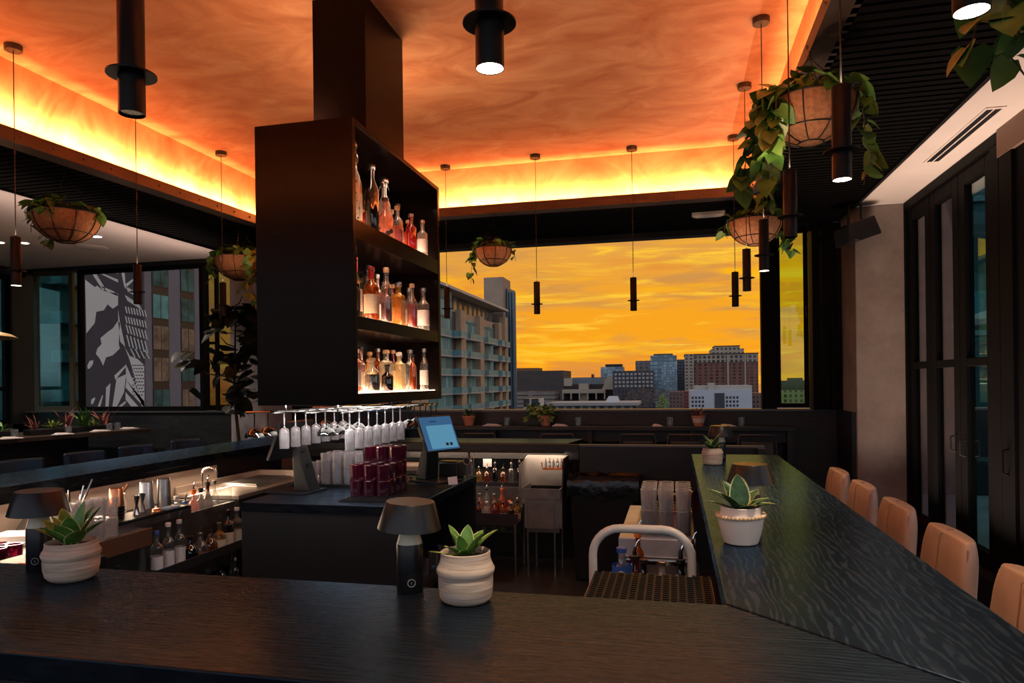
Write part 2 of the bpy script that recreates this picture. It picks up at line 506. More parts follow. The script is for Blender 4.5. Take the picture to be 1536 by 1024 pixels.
def camera():
    F, YAW, ROLL, CY, H = 1041.6, .22984, -.012475, 573.4, 1.62
    c, s = math.cos(YAW), math.sin(YAW); cr, sr = math.cos(ROLL), math.sin(ROLL)
    r = Vector((c, s, 0)); f = Vector((-s, c, 0)); u = Vector((0, 0, 1))
    rx = r * cr + u * sr; up = u * cr - r * sr
    m = Matrix((rx, up, -f)).transposed().to_4x4(); m.translation = (0, 0, H)
    cd = bpy.data.cameras.new('camera'); cd.sensor_width = 36; cd.sensor_fit = 'HORIZONTAL'
    cd.lens = 36 * F / 1536; cd.shift_y = (CY - 512) / 1536; cd.clip_start = .05; cd.clip_end = 3000
    o = bpy.data.objects.new('camera', cd); C.objects.link(o); o.matrix_world = m
    SC.camera = o
camera()
SC.view_settings.view_transform = 'Standard'; SC.view_settings.look = 'None'
SC.view_settings.exposure = .12; SC.view_settings.gamma = 1
SC.view_settings.use_curve_mapping = False
SC.cycles.max_bounces = 7; SC.cycles.diffuse_bounces = 3; SC.cycles.glossy_bounces = 4; SC.cycles.transmission_bounces = 4
SC.cycles.transparent_max_bounces = 24; SC.cycles.caustics_reflective = False; SC.cycles.caustics_refractive = False
SC.cycles.sample_clamp_indirect = 4; SC.cycles.use_denoising = True

def area(name, loc, sx, sy, energy, col, rot=(0, 0, 0), spread=180):
    l = bpy.data.lights.new(name, 'AREA'); l.shape = 'RECTANGLE'; l.size = sx; l.size_y = sy
    l.energy = energy; l.color = col; l.spread = math.radians(spread)
    o = bpy.data.objects.new(name, l); C.objects.link(o); o.location = loc; o.rotation_euler = rot
    return o
def spot(name, loc, energy, col=(1, .82, .6), size=95, blend=.6, r=.025):
    l = bpy.data.lights.new(name, 'SPOT'); l.energy = energy; l.color = col; l.spot_size = math.radians(size); l.spot_blend = blend; l.shadow_soft_size = r
    o = bpy.data.objects.new(name, l); C.objects.link(o); o.location = loc
    return o

# ------------------------------------------------------------------ room shell
CX0, CX1, CY0, CY1, CZ = -4.06, .74, .9, 6.42, 3.69     # raised plaster ceiling
SZ = 3.2                                               # slatted lower ceiling
b = MB().box(CX0 - .1, CX1 + .1, CY0 - .1, CY1 + .1, CZ, CZ + .06)
struct(b.done('ceiling', 'plaster'))
for nm, bx in (('wall_cove_left', (CX0 - .06, CX0, CY0, CY1)), ('wall_cove_right', (CX1, CX1 + .06, CY0, CY1)),
               ('wall_cove_back', (CX0, CX1, CY1, CY1 + .06)), ('wall_cove_front', (CX0, CX1, CY0 - .06, CY0))):
    struct(MB().box(*bx, SZ + .012, CZ).done(nm, 'plaster'))
def lip(nm, x0, y0, x1, y1, za, zb, nx, ny, n, h=.085):
    """bronze angle along the cove mouth with a row of rivets; za/zb = bottom height at either end"""
    m = MB(); t = .012
    L = Vector((x1 - x0, y1 - y0, 0)); Ln = L.length; L.normalize()
    N = Vector((nx, ny, 0))
    A, B = Vector((x0, y0, 0)), Vector((x1, y1, 0))
    def bar(d0, d1, a0, a1):
        p = [A + N * d0, B + N * d0, B + N * d1, A + N * d1]
        zs = [za, zb, zb, za]
        vs = [(q.x, q.y, z + a0) for q, z in zip(p, zs)] + [(q.x, q.y, z + a1) for q, z in zip(p, zs)]
        m.hexa(vs)
    bar(0, t, 0, h); bar(t, .135, 0, t)
    for k in range(n):
        f = (k + .5) / n
        p = A + (B - A) * f; z = za + (zb - za) * f + h * .5
        q = p - N * .008
        m.cyl((p.x, p.y, z), (q.x, q.y, z), .011, .009, 8)
    struct(m.done(nm, 'bronze'))
lip('trim_1', -3.955, CY0 + .1, -3.955, CY1 - .13, 3.09, 3.205, -1, 0, 22)
lip('trim_2', -3.955, CY1 - .13, .655, CY1 - .13, 3.205, 3.205, 0, 1, 18)
lip('trim_3', .655, CY0 + .1, .655, CY1 - .13, 3.2, 3.2, 1, 0, 13, .085)
lip('trim_4', -3.955, CY0 + .1, .655, CY0 + .1, 3.2, 3.2, 0, -1, 18)
m = MB()
def slats(x0, x1, y0, y1, pitch=.075):
    m.box(x0, x1, y0, y1, SZ + .03, SZ + .06)
    y = y0
    while y < y1 - .05:
        m.box(x0, x1, y, y + .05, SZ, SZ + .031); y += pitch
slats(-5.12, CX0 - .02, -.6, 7.6); slats(CX1 + .02, 1.62, -.6, 7.6); slats(CX0 - .02, CX1 + .02, CY1 + .02, 7.6); slats(CX0 - .02, CX1 + .02, -.6, CY0 - .04)
struct(m.done('ceiling.001', 'slat', smooth=False))
struct(MB().box(-5.135, -5.12, -.6, 7.6, SZ - .02, SZ + .1).box(1.60, 1.625, -.6, 7.5, SZ - .03, SZ + .1).done('trim_5', 'blackmetal', smooth=False))
struct(MB().box(-8.6, -5.135, -.6, 7.6, SZ + .02, SZ + .08).done('ceiling.002', 'white', smooth=False))
struct(MB().box(1.625, 2.14, 3.55, 6.95, SZ, SZ + .06).done('ceiling.003', 'white', smooth=False))
struct(MB().box(1.625, 2.2, -.6, 3.55, SZ, SZ + .06).done('ceiling.004', 'slat', smooth=False))
# floor
struct(MB().box(-4.45, .9, -1.2, 7.7, -.1, 0).done('floor', 'tile', smooth=False))
struct(MB().box(-9, -4.45, -1.2, 7.7, -.1, 0).done('floor.003', 'plank', smooth=False))
struct(MB().box(.9, 2.2, -1.2, 7.7, -.1, 0).done('floor.001', 'plank', smooth=False))
# back wall
WY = 7.62; SILL = 1.305; HEAD = 3.17
struct(MB().box(-8.6, 2.15, WY, WY + .16, 0, SILL).box(-5.27, -3.05, WY, WY + .16, SILL, SZ).box(-8.6, -5.27, WY, WY + .16, HEAD, SZ + .1)
       .box(-3.05, 2.15, WY, WY + .16, 3.16, SZ + .1).box(1.72, 2.15, WY, WY + .16, SILL, SZ).done('wall_back', 'blackwood', smooth=False))
struct(MB().box(-8.6, 1.75, WY - .03, WY + .2, SILL - .012, SILL + .008).done('window_sill', plain('sill_metal', (.10, .095, .10), .4, .6), smooth=False))
struct(MB().box(-8.66, -8.5, -.6, 6.2, 0, SZ + .1).box(-8.66, -8.5, 6.2, WY + .16, 0, 1.15).box(-8.66, -8.5, 7.42, WY + .16, 0, SZ + .1).box(-8.66, -8.5, 6.2, WY, 3.12, SZ + .1).done('wall_left', 'black', smooth=False))
def pillar(nm, x0, x1, y0, y1, mat='concrete', z1=SZ):
    struct(MB().box(x0, x1, y0, y1, 0, z1).done(nm, mat, bevel=.012, smooth=False))
pillar('column', 1.635, 2.10, 6.95, 7.6)
pillar('column.001', -4.98, -4.52, 7.05, 7.6, 'concrete_pale')
struct(MB().box(1.60, 1.78, 7.0, WY, 0, SILL).done('wall_back_return', 'black', smooth=False))

def leaf(nm, p0, p1, z0, z1, st=.055, th=.05, pane='pane', rails=(), kind='structure', handle=None, frame='frame', rail_h=.05, bot=None):
    """framed sash between plan points p0 and p1; rails = heights of cross bars"""
    A, B = Vector((*p0, 0)), Vector((*p1, 0))
    L = (B - A).length; d = (B - A) / L
    ang = math.atan2(d.y, d.x)
    e = bpy.data.objects.new(nm, None); C.objects.link(e); e.location = (A.x, A.y, z0); e.rotation_euler = (0, 0, ang)
    e['kind'] = 'structure'
    H = z1 - z0; bt = bot or st
    m = MB().box(0, st, -th / 2, th / 2, 0, H).box(L - st, L, -th / 2, th / 2, 0, H).box(st, L - st, -th / 2, th / 2, 0, bt).box(st, L - st, -th / 2, th / 2, H - st, H)
    for r in rails: m.box(st, L - st, -th / 2, th / 2, r - z0 - rail_h / 2, r - z0 + rail_h / 2)
    m.done('window_frame', frame, e, smooth=False, bevel=.004)
    if pane: MB().box(st, L - st, -.004, .004, bt, H - st).done('window_pane', pane, e, smooth=False)
    if handle:
        hx, hz = handle
        MB().tube([(hx, -th / 2, hz - z0 - .06), (hx, -th / 2 - .035, hz - z0 - .05), (hx, -th / 2 - .035, hz - z0 + .05), (hx, -th / 2, hz - z0 + .06)], .007).done('handle', 'blackmetal', e)
    return e
# left window: fixed jambs, two swung leaves
leaf('window_1', (-7.66, WY + .03), (-5.76, WY + .03), SILL + .01, HEAD, .055, .07, None)
leaf('window_2', (-8.24, WY - .10), (-7.70, WY - .02), SILL + .02, HEAD - .01, .055, .05, 'paneteal', handle=(.48, 2.1), frame=plain('olive_bronze_frame', (.06, .052, .036), .4, .4))
leaf('window_3', (-5.83, WY + .12), (-5.70, WY + .66), SILL + .02, HEAD - .01, .05, .05, 'panegreen')
leaf('window_4', (-5.60, WY + .03), (-5.29, WY + .03), SILL + .01, HEAD, .03, .06, None)
leaf('window_5', (-8.58, 6.2), (-8.58, 7.42), 1.15, 3.12, .06, .06, 'paneteal', rails=(1.62,))
# main opening and the folded leaves on its right
struct(MB().box(.885, 1.03, WY - .02, WY + .1, SILL, SZ).done('trim_6', 'frame', smooth=False, bevel=.006))
leaf('window_6', (1.03, WY + .02), (1.34, WY - .02), SILL + .02, 3.16, .045, .05, 'panegreen', handle=(.29, 2.3))
m = MB()
for x0, x1 in ((1.365, 1.44), (1.458, 1.525), (1.535, 1.60), (1.615, 1.72)):
    m.box(x0, x1, WY - .12, WY + .12, SILL, 3.18)
for z in (1.45, 2.3, 3.0):
    for x in (1.448, 1.607): m.box(x - .02, x + .02, WY - .14, WY - .12, z - .05, z + .05)
struct(m.done('window_7', 'frame', smooth=False, bevel=.005))
# glazed doors along the right side
XD = 2.09
for k, (ya, yb, hd) in enumerate(((6.90, 6.36, None), (6.35, 5.77, (.49, 1.12)), (5.76, 5.20, (.08, 1.10)))):
    leaf('door_%d' % (k + 1), (XD, ya), (XD, yb), .30, 3.12, .11, .06, ('panebronze', 'panebronze', 'paneteal')[k], rails=(1.725,), rail_h=.06, handle=hd, bot=.12)
struct(MB().box(XD - .05, XD + .06, 4.95, 6.95, 3.12, SZ).box(XD - .05, XD + .06, 6.90, 6.95, .1, 3.12).box(XD - .05, XD + .06, 5.06, 5.19, .1, 3.12).done('trim_7', 'frame', smooth=False, bevel=.005))
struct(MB().box(XD - .12, XD + .14, 4.6, 6.95, 0, .30).done('trim_8', 'blackmetal', smooth=False))
m = MB()
for y0, y1 in ((4.20, 4.32), (4.33, 4.50), (4.51, 4.68), (4.69, 4.86), (4.87, 5.04)): m.box(2.035 + .02 * (y0 % .3 > .15), 2.12, y0, y1, .02, 3.02)
m.tube([(2.035, 4.95, 1.0), (2.0, 4.95, 1.01), (2.0, 4.95, 1.15), (2.035, 4.95, 1.16)], .008)
struct(m.done('door_4', 'frame', smooth=False, bevel=.005))
struct(MB().box(2.03, 2.14, 4.20, 5.05, 3.02, SZ).done('trim_9', plain('brown_header', (.20, .12, .08), .6), smooth=False))
struct(MB().box(2.1, 2.2, 1.0, 1.5, 0, SZ).box(2.1, 2.2, -.6, 4.4, 2.9, SZ).box(2.1, 2.2, 4.3, 4.4, 0, 2.9).done('wall_right', 'black', smooth=False))

# ceiling fittings
v = thing('air_vent', 'long narrow slotted air vent in the pale soffit above the glazed doors', 'vent', (1.855, 5.14, SZ))
MB().box(-.055, .055, -.53, .53, -.006, 0).done('frame', 'white', v, smooth=False)
MB().box(-.04, -.006, -.50, .50, -.008, -.005).box(.006, .04, -.50, .50, -.008, -.005).done('slot', 'black', v, smooth=False)
v = thing('emergency_light', 'slim pale light housing under the slatted ceiling near the sunset opening', 'light', (.33, 6.80, SZ), math.radians(-4))
m = MB().box(-.15, .15, -.035, .035, -.03, 0); m.hexa([(-.11, -.025, -.045), (.11, -.025, -.045), (.11, .025, -.045), (-.11, .025, -.045), (-.15, -.035, -.03), (.15, -.035, -.03), (.15, .035, -.03), (-.15, .035, -.03)])
m.done('housing', 'emergency', v, smooth=False)
for k, (x, y, lb) in enumerate(((-7.15, 6.10, 'recessed lit downlight at the far edge of the white ceiling, beside the picture edge'), (-6.93, 6.20, 'recessed lit downlight in the white ceiling, just right of its twin'), (-5.93, 6.15, 'recessed lit downlight in the white ceiling beside the hanging basket'))):
    v = thing('downlight', lb, 'light', (x, y, SZ + .02), group='recessed downlights in the white ceiling')
    MB().lathe([(.052, -.006), (.06, -.004), (.06, 0)], 20).done('trim_ring', 'white', v); MB().lathe([(.0, -.007), (.05, -.0065)], 20).done('lens', 'downlight', v)
    spot('downlight_beam', (x, y, SZ), 60, (1, .85, .72), 120)
v = thing('ceiling_speaker', 'round flush ceiling speaker in the white ceiling below the hanging basket', 'speaker', (-6.45, 6.62, SZ + .02))
MB().lathe([(0, -.01), (.15, -.01), (.165, -.004), (.165, 0)], 28).done('grille', 'white', v)
v = thing('loudspeaker', 'black wedge loudspeaker bracketed beside the pale soffit at the concrete column', 'speaker', (1.60, 6.80, 2.80), math.radians(18))
m = MB(); m.hexa([(-.13, -.14, 0), (.17, -.14, .10), (.17, .10, .10), (-.13, .10, 0), (-.15, -.14, .17), (.10, -.14, .26), (.10, .10, .26), (-.15, .10, .17)]); m.done('cabinet', 'black', v, smooth=False, bevel=.012)
m = MB(); m.tube([(-.06, 0, .2), (-.06, 0, .38), (.06, 0, .38), (.06, 0, .25)], .012); m.done('bracket', 'blackmetal', v)
MB().box(-.09, -.05, -.146, -.139, .028, .042).done('badge', 'steel_dark', v, smooth=False)

# cove lighting, hidden in the trough behind the lip
AMB = (1, .455, .16)
EC = 46
XM, YM = (CX0 + CX1) / 2, (CY0 + CY1) / 2
for nm, k, ti in (('cove_strip', .07, 10), ('cove_grazer', 1.55, 62)):
    T_ = math.radians(ti); sp_ = 180 if nm == 'cove_strip' else 150
    area(nm + '_left', (CX0 + .088, YM, SZ + .088), .03, CY1 - CY0 - .3, EC * k, AMB, (PI, -T_, 0), sp_)
    area(nm + '_right', (CX1 - .07, YM, SZ + .088), .03, CY1 - CY0 - .3, EC * k, AMB, (PI, T_, 0), sp_)
    area(nm + '_back', (XM, CY1 - .105, SZ + .088), CX1 - CX0 - .3, .03, EC * k, AMB, (PI - T_, 0, 0), sp_)
    area(nm + '_front', (XM, CY0 + .06, SZ + .088), CX1 - CX0 - .3, .03, EC * k, AMB, (PI + T_, 0, 0), sp_)
# added fill lights with no seen source, brightening the pale soffit and white ceiling
struct(MB().box(1.585, 1.655, 4.05, 6.55, 0, .335).done('soffit_fill_plinth', 'frame', smooth=False))  # unseen plinth added to carry the soffit fill light
area('soffit_fill', (1.62, 5.3, .338), .05, 2.4, 46, (1, .72, .56), (0, math.radians(194), 0), 96)
area('ceiling_fill', (-5.25, 4.5, 2.75), .04, 5.5, 14, (1, .72, .60), (0, math.radians(150), 0))  # added light hanging free, no fixture behind it
# ------------------------------------------------------------------ outdoors
struct(MB().box(-400, 400, 10.5, 700, -22, -20).done('ground', plain('city_ground', (.06, .055, .05), .9, 0, .2, .3, .05), smooth=False))
GB = -20
def bld(name, label, x0, x1, y0, y1, z1, mat, cat='building', z0=GB):
    t = thing(name, label, cat, ((x0 + x1) / 2, y0, z0), group=None)
    MB().box(x0, x1, y0, y1, z0, z1).done('wall', mat, t, world=True, smooth=False)
    return t
def pt(t, name, mat, *boxes):
    m = MB()
    for b_ in boxes: m.box(*b_)
    return m.done(name, mat, t, world=True, smooth=False)
TAN = plain('tan_render', (.42, .29, .19), .8, 0, .2, .12, .6)
TEAL = grid_mat('teal_glazing', (.10, .17, .17), (.11, .27, .30), 1.25, 2.95, .9, .82, 'Y', .55, .55)
GUARD = plain('glass_guard', (.17, .30, .30), .5, 0, .15, .2, 1)
# apartment block with balconies; its long side runs away from the opening
t = bld('apartment_building', 'tan apartment block with glass balconies and a flat overhanging roof, outside the sunset opening', -60, -35.7, 88, 145, 13.8, TAN)
pt(t, 'penthouse', grid_mat('penthouse_glazing', (.13, .12, .12), (.18, .20, .21), 3.1, 20, .55, 1, 'Y', .2, .7), (-58, -37.4, 88, 143, 13.8, 16.8))
pt(t, 'roof', plain('pale_roof_edge', (.50, .44, .38), .7), (-59, -34.6, 87, 145.4, 16.8, 17.25))
for ya, yb, zt in ((98, 109, 16.6), (115.5, 122.6, 12.7), (126, 135.6, 12.6)):
    pt(t, 'glass_bay', TEAL, (-36.2, -35.5, ya, yb, GB, zt))
for ya, yb, zt in ((111.3, 114.2, 13.9), (123.2, 125.9, 13.9), (137.3, 139.6, 13.9), (142.5, 145, 15.5)):
    pt(t, 'pier', TAN, (-36, -34.7, ya, yb, GB, zt))
pt(t, 'reveal', plain('dark_reveal', (.05, .045, .045), .7), (-36.2, -35.6, 109, 111.2, GB, 13.5)); pt(t, 'reveal', tex('dark_reveal'), (-36.2, -35.6, 135.7, 137.2, GB, 13.5))
for z in (9.9, 6.75, 3.7, .65, -2.3):
    for ya, yb, d in ((98, 107.5, .5), (108.2, 112.0, 1.7), (114.4, 122.4, 1.5), (126, 133.5, 1.5), (135.5, 138.4, 1.8), (140, 143.6, 1.6)):
        o = pt(t, 'balcony', plain('balcony_slab', (.40, .36, .33), .7) if 'balcony_slab' not in bpy.data.materials else bpy.data.materials['balcony_slab'], (-35.8, -35.5 + d, ya, yb, z - .9, z - .65))
        M = MB().box(-35.55 + d, -35.5 + d, ya, yb, z - .65, z + .30).box(-35.5, -35.5 + d, ya, ya + .05, z - .65, z + .30)
        g = M.done('guard', GUARD, o, smooth=False); g.location = -Vector(t.location)
t2 = bld('stair_tower', 'tall plain tan stair tower standing at the end of the balcony apartment block', -40.2, -35.9, 146, 153, 24.5, plain('panelled_tan', (.34, .255, .19), .8, 0, .2, .1, .3))
pt(t2, 'fin', plain('blue_grey_fin', (.13, .19, .24), .4, .3), *[(-35.6 + k * .62, -35.3 + k * .62, 148.2, 150, GB, 22.4 - .3 * k) for k in range(3)], (-35.6, -33.9, 148.9, 149.6, GB, 21.4))
pt(t2, 'plant_room', plain('dark_louvre', (.05, .045, .05), .7), (-46, -41, 146, 151, 13, 20))

# city skyline
BR = (.20, .085, .06)
bld('office_block', 'long low brown windowless block at the foot of the sunset, next to the apartment tower', -75.8, -50.3, 320, 345, 6.9, grid_mat('brown_brick', (.075, .058, .052), (.058, .046, .045), 60, 1.4, .98, .5, 'X', .6, .1))
pt(bpy.data.objects['office_block'], 'roof_house', plain('ochre_roof_house', (.17, .085, .035), .8), (-75.3, -63, 325, 335, 6.8, 8.4))
t = bld('terraced_building', 'low beige terraced building in front of the long brown block', -59.3, -42.6, 250, 262, -1.8, grid_mat('beige_terraces', (.22, .18, .15), (.06, .055, .055), 30, 1.5, .95, .35, 'X'))
t = bld('glazed_hall', 'low white framed glazed hall at the bottom of the opening beside the apartment block', -33.4, -29.8, 154, 160, -2.1, grid_mat('white_framed_glazing', (.55, .54, .52), (.06, .065, .07), 2.1, 3.2, .8, .7, 'X'))
t = bld('civic_building', 'sprawling beige and brown building with a slate roof in the middle of the skyline', -41.2, -22.6, 262, 285, .6, plain('dark_brown_wall', (.045, .035, .032), .8, 0, .2, .25, .4))  # main wall in plain dark brown
pt(t, 'roof', plain('slate_roof', (.13, .16, .18), .6), (-38.2, -27.2, 266, 280, .6, 3.2))
pt(t, 'gable', plain('beige_stone', (.36, .29, .22), .8), (-40.9, -37.9, 261.5, 264, 0, 3.0))
pt(t, 'tower', bpy.data.materials['beige_stone'], (-34.8, -31.3, 258, 261, GB, .9))
pt(t, 'terrace', bpy.data.materials['beige_stone'], (-40.8, -25, 256, 262, -2.7, -1.3), *[(-40.8 + 3.1 * k, -40.3 + 3.1 * k, 256, 257, -5, -2.7) for k in range(6)])
m = MB(); m.hexa([(-26.6, 261, -1.5), (-22.5, 261, -1.5), (-22.5, 264, -1.5), (-26.6, 264, -1.5), (-24.4, 261, 3.3), (-22.5, 261, 3.3), (-22.5, 264, 3.3), (-24.4, 264, 3.3)]); m.done('raking_wing', bpy.data.materials['beige_stone'], t, world=True, smooth=False)
pt(t, 'chimney', plain('red_chimney', (.20, .03, .02), .8), (-31, -30, 266, 267, 3.0, 4.4))
t = bld('glass_office', 'small pale blue glass office block just left of the dark gridded block on the skyline', -41.2, -28.7, 400, 415, 9.8, grid_mat('pale_blue_glazing', (.20, .24, .27), (.24, .33, .40), 2.2, 1.9, .8, .7, 'X'))
pt(t, 'roof_house', 'black', (-38.7, -29.2, 402, 410, 9.7, 11.4))
t = bld('gridded_office', 'dark grey office block with a grid of small lit square windows on the skyline', -20.6, -6.9, 240, 258, 5.1, grid_mat('dark_grid', (.055, .05, .06), (.05, .05, .055), 1.3, 1.35, .6, .6, 'X'))
Wm = plain('pale_square_window', (.34, .32, .30), .3)
w0 = pt(t, 'window', Wm, (-20, -19.2, 239.9, 240, 3.6, 4.3))
for r in range(4):
    for c in range(10):
        if r or c:
            o = w0.copy(); C.objects.link(o); o.parent = t; o.location = (c * 1.34, 0, -1.35 * r)
t = bld('balcony_block', 'grey balconied block behind the glass tower on the skyline', -17.7, -9, 330, 345, 11, grid_mat('grey_balconies', (.16, .14, .13), (.06, .06, .065), 2.4, 1.7, .6, .6, 'X'))
t = bld('glass_tower', 'blue glass office tower with a darker side in the middle of the skyline', -9.2, 1.0, 280, 296, 11.5, grid_mat('blue_curtain_wall', (.12, .17, .20), (.20, .29, .34), 2.0, 1.55, .86, .72, 'X', .15, .35))
pt(t, 'lower_block', grid_mat('lit_curtain_wall', (.15, .21, .25), (.27, .38, .45), 1.1, 1.0, .85, .8, 'X', .1, .3), (-4.9, 1.1, 278, 282, GB, 7.7))  # brighter copy of the curtain wall, light put into its colour
pt(t, 'side_wing', grid_mat('shaded_curtain_wall', (.03, .045, .055), (.05, .075, .09), 1.1, 1.2, .8, .7, 'X', .1, .3), (1.1, 4.0, 281, 296, GB, 9.8))  # darker copy for the tower's side, shade put into its colour
pt(t, 'roof_house', plain('slate_plant_room', (.06, .065, .07), .6), (-8, -.5, 283, 290, 11.4, 12.3))
t = bld('brick_apartments', 'large red brick apartment block with a pale crown and stepped top on the skyline', 3.7, 27.9, 250, 272, 7.7, grid_mat('brick_and_balconies', BR, (.06, .045, .045), 1.9, 1.15, .52, .62, 'X'))
pt(t, 'upper_storeys', grid_mat('pale_upper_storeys', (.36, .29, .22), (.07, .065, .065), 1.5, 1.45, .62, .68, 'X'), (3.7, 27.9, 249.8, 271, 7.7, 10.5))
pt(t, 'crown', grid_mat('pale_crown', (.38, .31, .23), (.09, .08, .08), 1.4, 1.6, .55, .5, 'X'), (12.6, 23.5, 252, 268, 10.5, 12.4), (13.8, 22.2, 253, 266, 12.4, 13.3))
pt(t, 'wing', grid_mat('pale_wing', (.34, .27, .21), (.10, .09, .09), 1.5, 1.15, .55, .55, 'X'), (3.6, 6.6, 249, 251, GB, 10.6))
pt(t, 'bay', bpy.data.materials['beige_stone'], (17.7, 18.3, 249.5, 250, GB, 10.2), (23.4, 23.9, 249.5, 250, GB, 10.2))
pt(t, 'cornice', plain('dark_cornice', (.05, .04, .035), .8), (3.5, 28.1, 249.5, 271, 10.5, 10.75), (13.6, 22.4, 252.8, 266, 13.3, 13.55))
t = bld('white_housing_block', 'white housing block with rows of small dark square windows low on the skyline', 2.7, 13.4, 130, 142, -.2, plain('white_render', (.50, .52, .56), .8, 0, .2, .05, .4))
pt(t, 'parapet', plain('cream_parapet', (.42, .38, .32), .8), (3.6, 13.6, 131.5, 140, -.25, .6), (5.9, 7.1, 131, 133, -.2, 1.1))
pt(t, 'recess', plain('dark_recess', (.05, .05, .06), .7), (7.0, 8.7, 129.9, 130.2, GB, -.75))
Dk = plain('dark_window', (.03, .032, .04), .25)
w0 = pt(t, 'window', Dk, (3.0, 3.33, 129.93, 130.05, -1.75, -1.35))
for bx in (0, 5.95):
    for r in range(4):
        for c in range(4):
            if bx or r or c:
                o = w0.copy(); C.objects.link(o); o.parent = t; o.location = (bx + c * .6, 0, -.72 * r)
bld('red_brick_house', 'narrow red brick building beside the white housing block', 2.0, 3.1, 150, 158, -.7, grid_mat('red_brick_small', (.20, .06, .055), (.05, .03, .035), .55, .75, .4, .5, 'X'))
bld('low_brick_flats', 'low brown brick flats behind the narrow red brick building', -1.2, 2.3, 170, 180, -1.0, grid_mat('brown_brick_small', (.17, .10, .085), (.05, .04, .04), .8, .9, .4, .5, 'X'))
bld('brown_brick_shop', 'brownish brick building between the white housing block and the opening post', 14.2, 16.4, 140, 150, -1.0, grid_mat('brown_brick_end', (.16, .10, .085), (.05, .04, .04), .7, .9, .4, .5, 'X'))
t = bld('flat_roofed_pavilion', 'long low flat roofed pavilion with white trim at the bottom of the opening', -19.9, -5.9, 110, 120, -2.2, grid_mat('pavilion_windows', (.30, .27, .25), (.07, .08, .085), 1.3, 6, .6, 1, 'X'))
pt(t, 'roof', plain('pale_flat_roof', (.36, .33, .31), .8), (-20.2, -5.6, 109.5, 121, -2.2, -1.75))
m = MB(); m.hexa([(-10.9, 112, -1.75), (-8.7, 112, -1.75), (-8.7, 115, -1.75), (-10.9, 115, -1.75), (-10.4, 113, -.8), (-9.0, 113, -.8), (-9.0, 114, -.8), (-10.4, 114, -.8)]); m.done('skylight', plain('white_skylight', (.5, .47, .45), .6), t, world=True, smooth=False)
t = bld('dark_topped_office', 'pale gridded office with a dark top floor seen through the tinted sash beside the opening', 24, 36, 190, 200, -1.3, grid_mat('pale_gridded_office', (.36, .36, .34), (.12, .12, .12), 1.3, 1.3, .5, .6, 'X'))
pt(t, 'top_floor', plain('dark_top_floor', (.045, .05, .05), .6, 0, .4, .2, 1), (25, 37, 195, 199, -1.3, 1.2), (29.5, 33, 196, 199, 1.2, 1.9))

def outdoor_tree(label, x, y, z0, z1, w, mat, n, seed, leafr=.35):
    rnd = random.Random(seed)
    t = thing('tree', label, 'tree', (x, y, GB))
    MB().tube([(0, 0, 0), (0, 0, z0 - GB + 1)], [.35, .18], 6).done('trunk', 'bark', t)
    m = MB()
    for k in range(n):
        a, q, h = rnd.uniform(0, 2 * PI), math.sqrt(rnd.random()) * w / 2, rnd.random()
        q *= math.sin(PI * min(.97, .15 + h * .85)) ** .6
        c = Vector((q * math.cos(a), q * math.sin(a), z0 - GB + (z1 - z0) * h))
        d = Vector((rnd.gauss(0, 1), rnd.gauss(0, 1), rnd.gauss(0, .6))).normalized() * leafr
        e = d.orthogonal().normalized() * leafr * .6
        m.add([c - d, c + e, c + d, c - e], [(0, 1, 2, 3)])
    m.done('crown', mat, t, smooth=False)
BRT = plain('bare_twigs', (.11, .08, .065), .9)
for k, (x, w, z1) in enumerate(((-12, 4, -.6), (-9, 4.5, 0), (-6, 4, -.3), (-3.4, 3.6, -.8))):
    outdoor_tree(['bare brown tree farthest from the white housing block, in front of the dark gridded office', 'bare brown tree with the tallest crown, below the blue glass tower', 'bare brown tree under the middle of the blue glass tower', 'small bare brown tree nearest the low brick flats'][k], x, 200 + k * 5.5, -6, z1, w, BRT, 420, k, .22)
outdoor_tree('green leafy tree low in the opening in front of the bare brown trees', -2.3, 140, -5, -1.2, 2.6, 'limeleaf', 380, 9, .2)

# neighbour with the painted wall, seen through the far left window
t = bld('painted_tower_block', 'grey tower block with a black and white painted mural down its side', -46, -45, 60, 66, 26, plain('grey_cladding', (.17, .17, .205), .7, 0, .3, .06, .4))
MB().prism([(-45, 44.9), (-45, 66), (-56, 66), (-56, 56.2)], GB, 26).done('wing', tex('grey_cladding'), t, world=True, smooth=False)
DF = plain('charcoal_frame', (.018, .02, .028), .5)
WG = [thin for thin in (plain('window_teal', (.11, .30, .30), .4, 0, .12, .35, .8), plain('window_warm', (.20, .15, .11), .4, 0, .12, .6, .9), plain('window_dark_teal', (.045, .12, .12), .4, 0, .12, .6, .9))]
k = 0
for (ya, yb) in ((52.65, 54.7), (56.3, 58.2)):
    pt(t, 'spandrel', DF, (-45.02, -44.97, ya, yb, GB, 26))
    for z in (-3.7, -.9, 1.95, 4.8, 7.6, 10.45, 13.3):
        o = pt(t, 'window', DF, (-45, -44.94, ya, yb, z + .1, z + 2.35))
        g = MB().box(-44.945, -44.92, ya + .08, (ya + yb) / 2 - .05, z + .18, z + 2.27).box(-44.945, -44.92, (ya + yb) / 2 + .05, yb - .08, z + .18, z + 2.27).done('pane', WG[(0, 2, 1, 1, 0, 2, 0, 0, 1, 2, 1, 2, 2, 0)[k]], o, smooth=False)
        g.location = -Vector(t.location); k += 1
pt(t, 'mural_ground', plain('mural_charcoal', (.065, .068, .088), .8, 0, .2, .06, .5), (-45.0, -44.96, 44.92, 51.72, GB, 26))
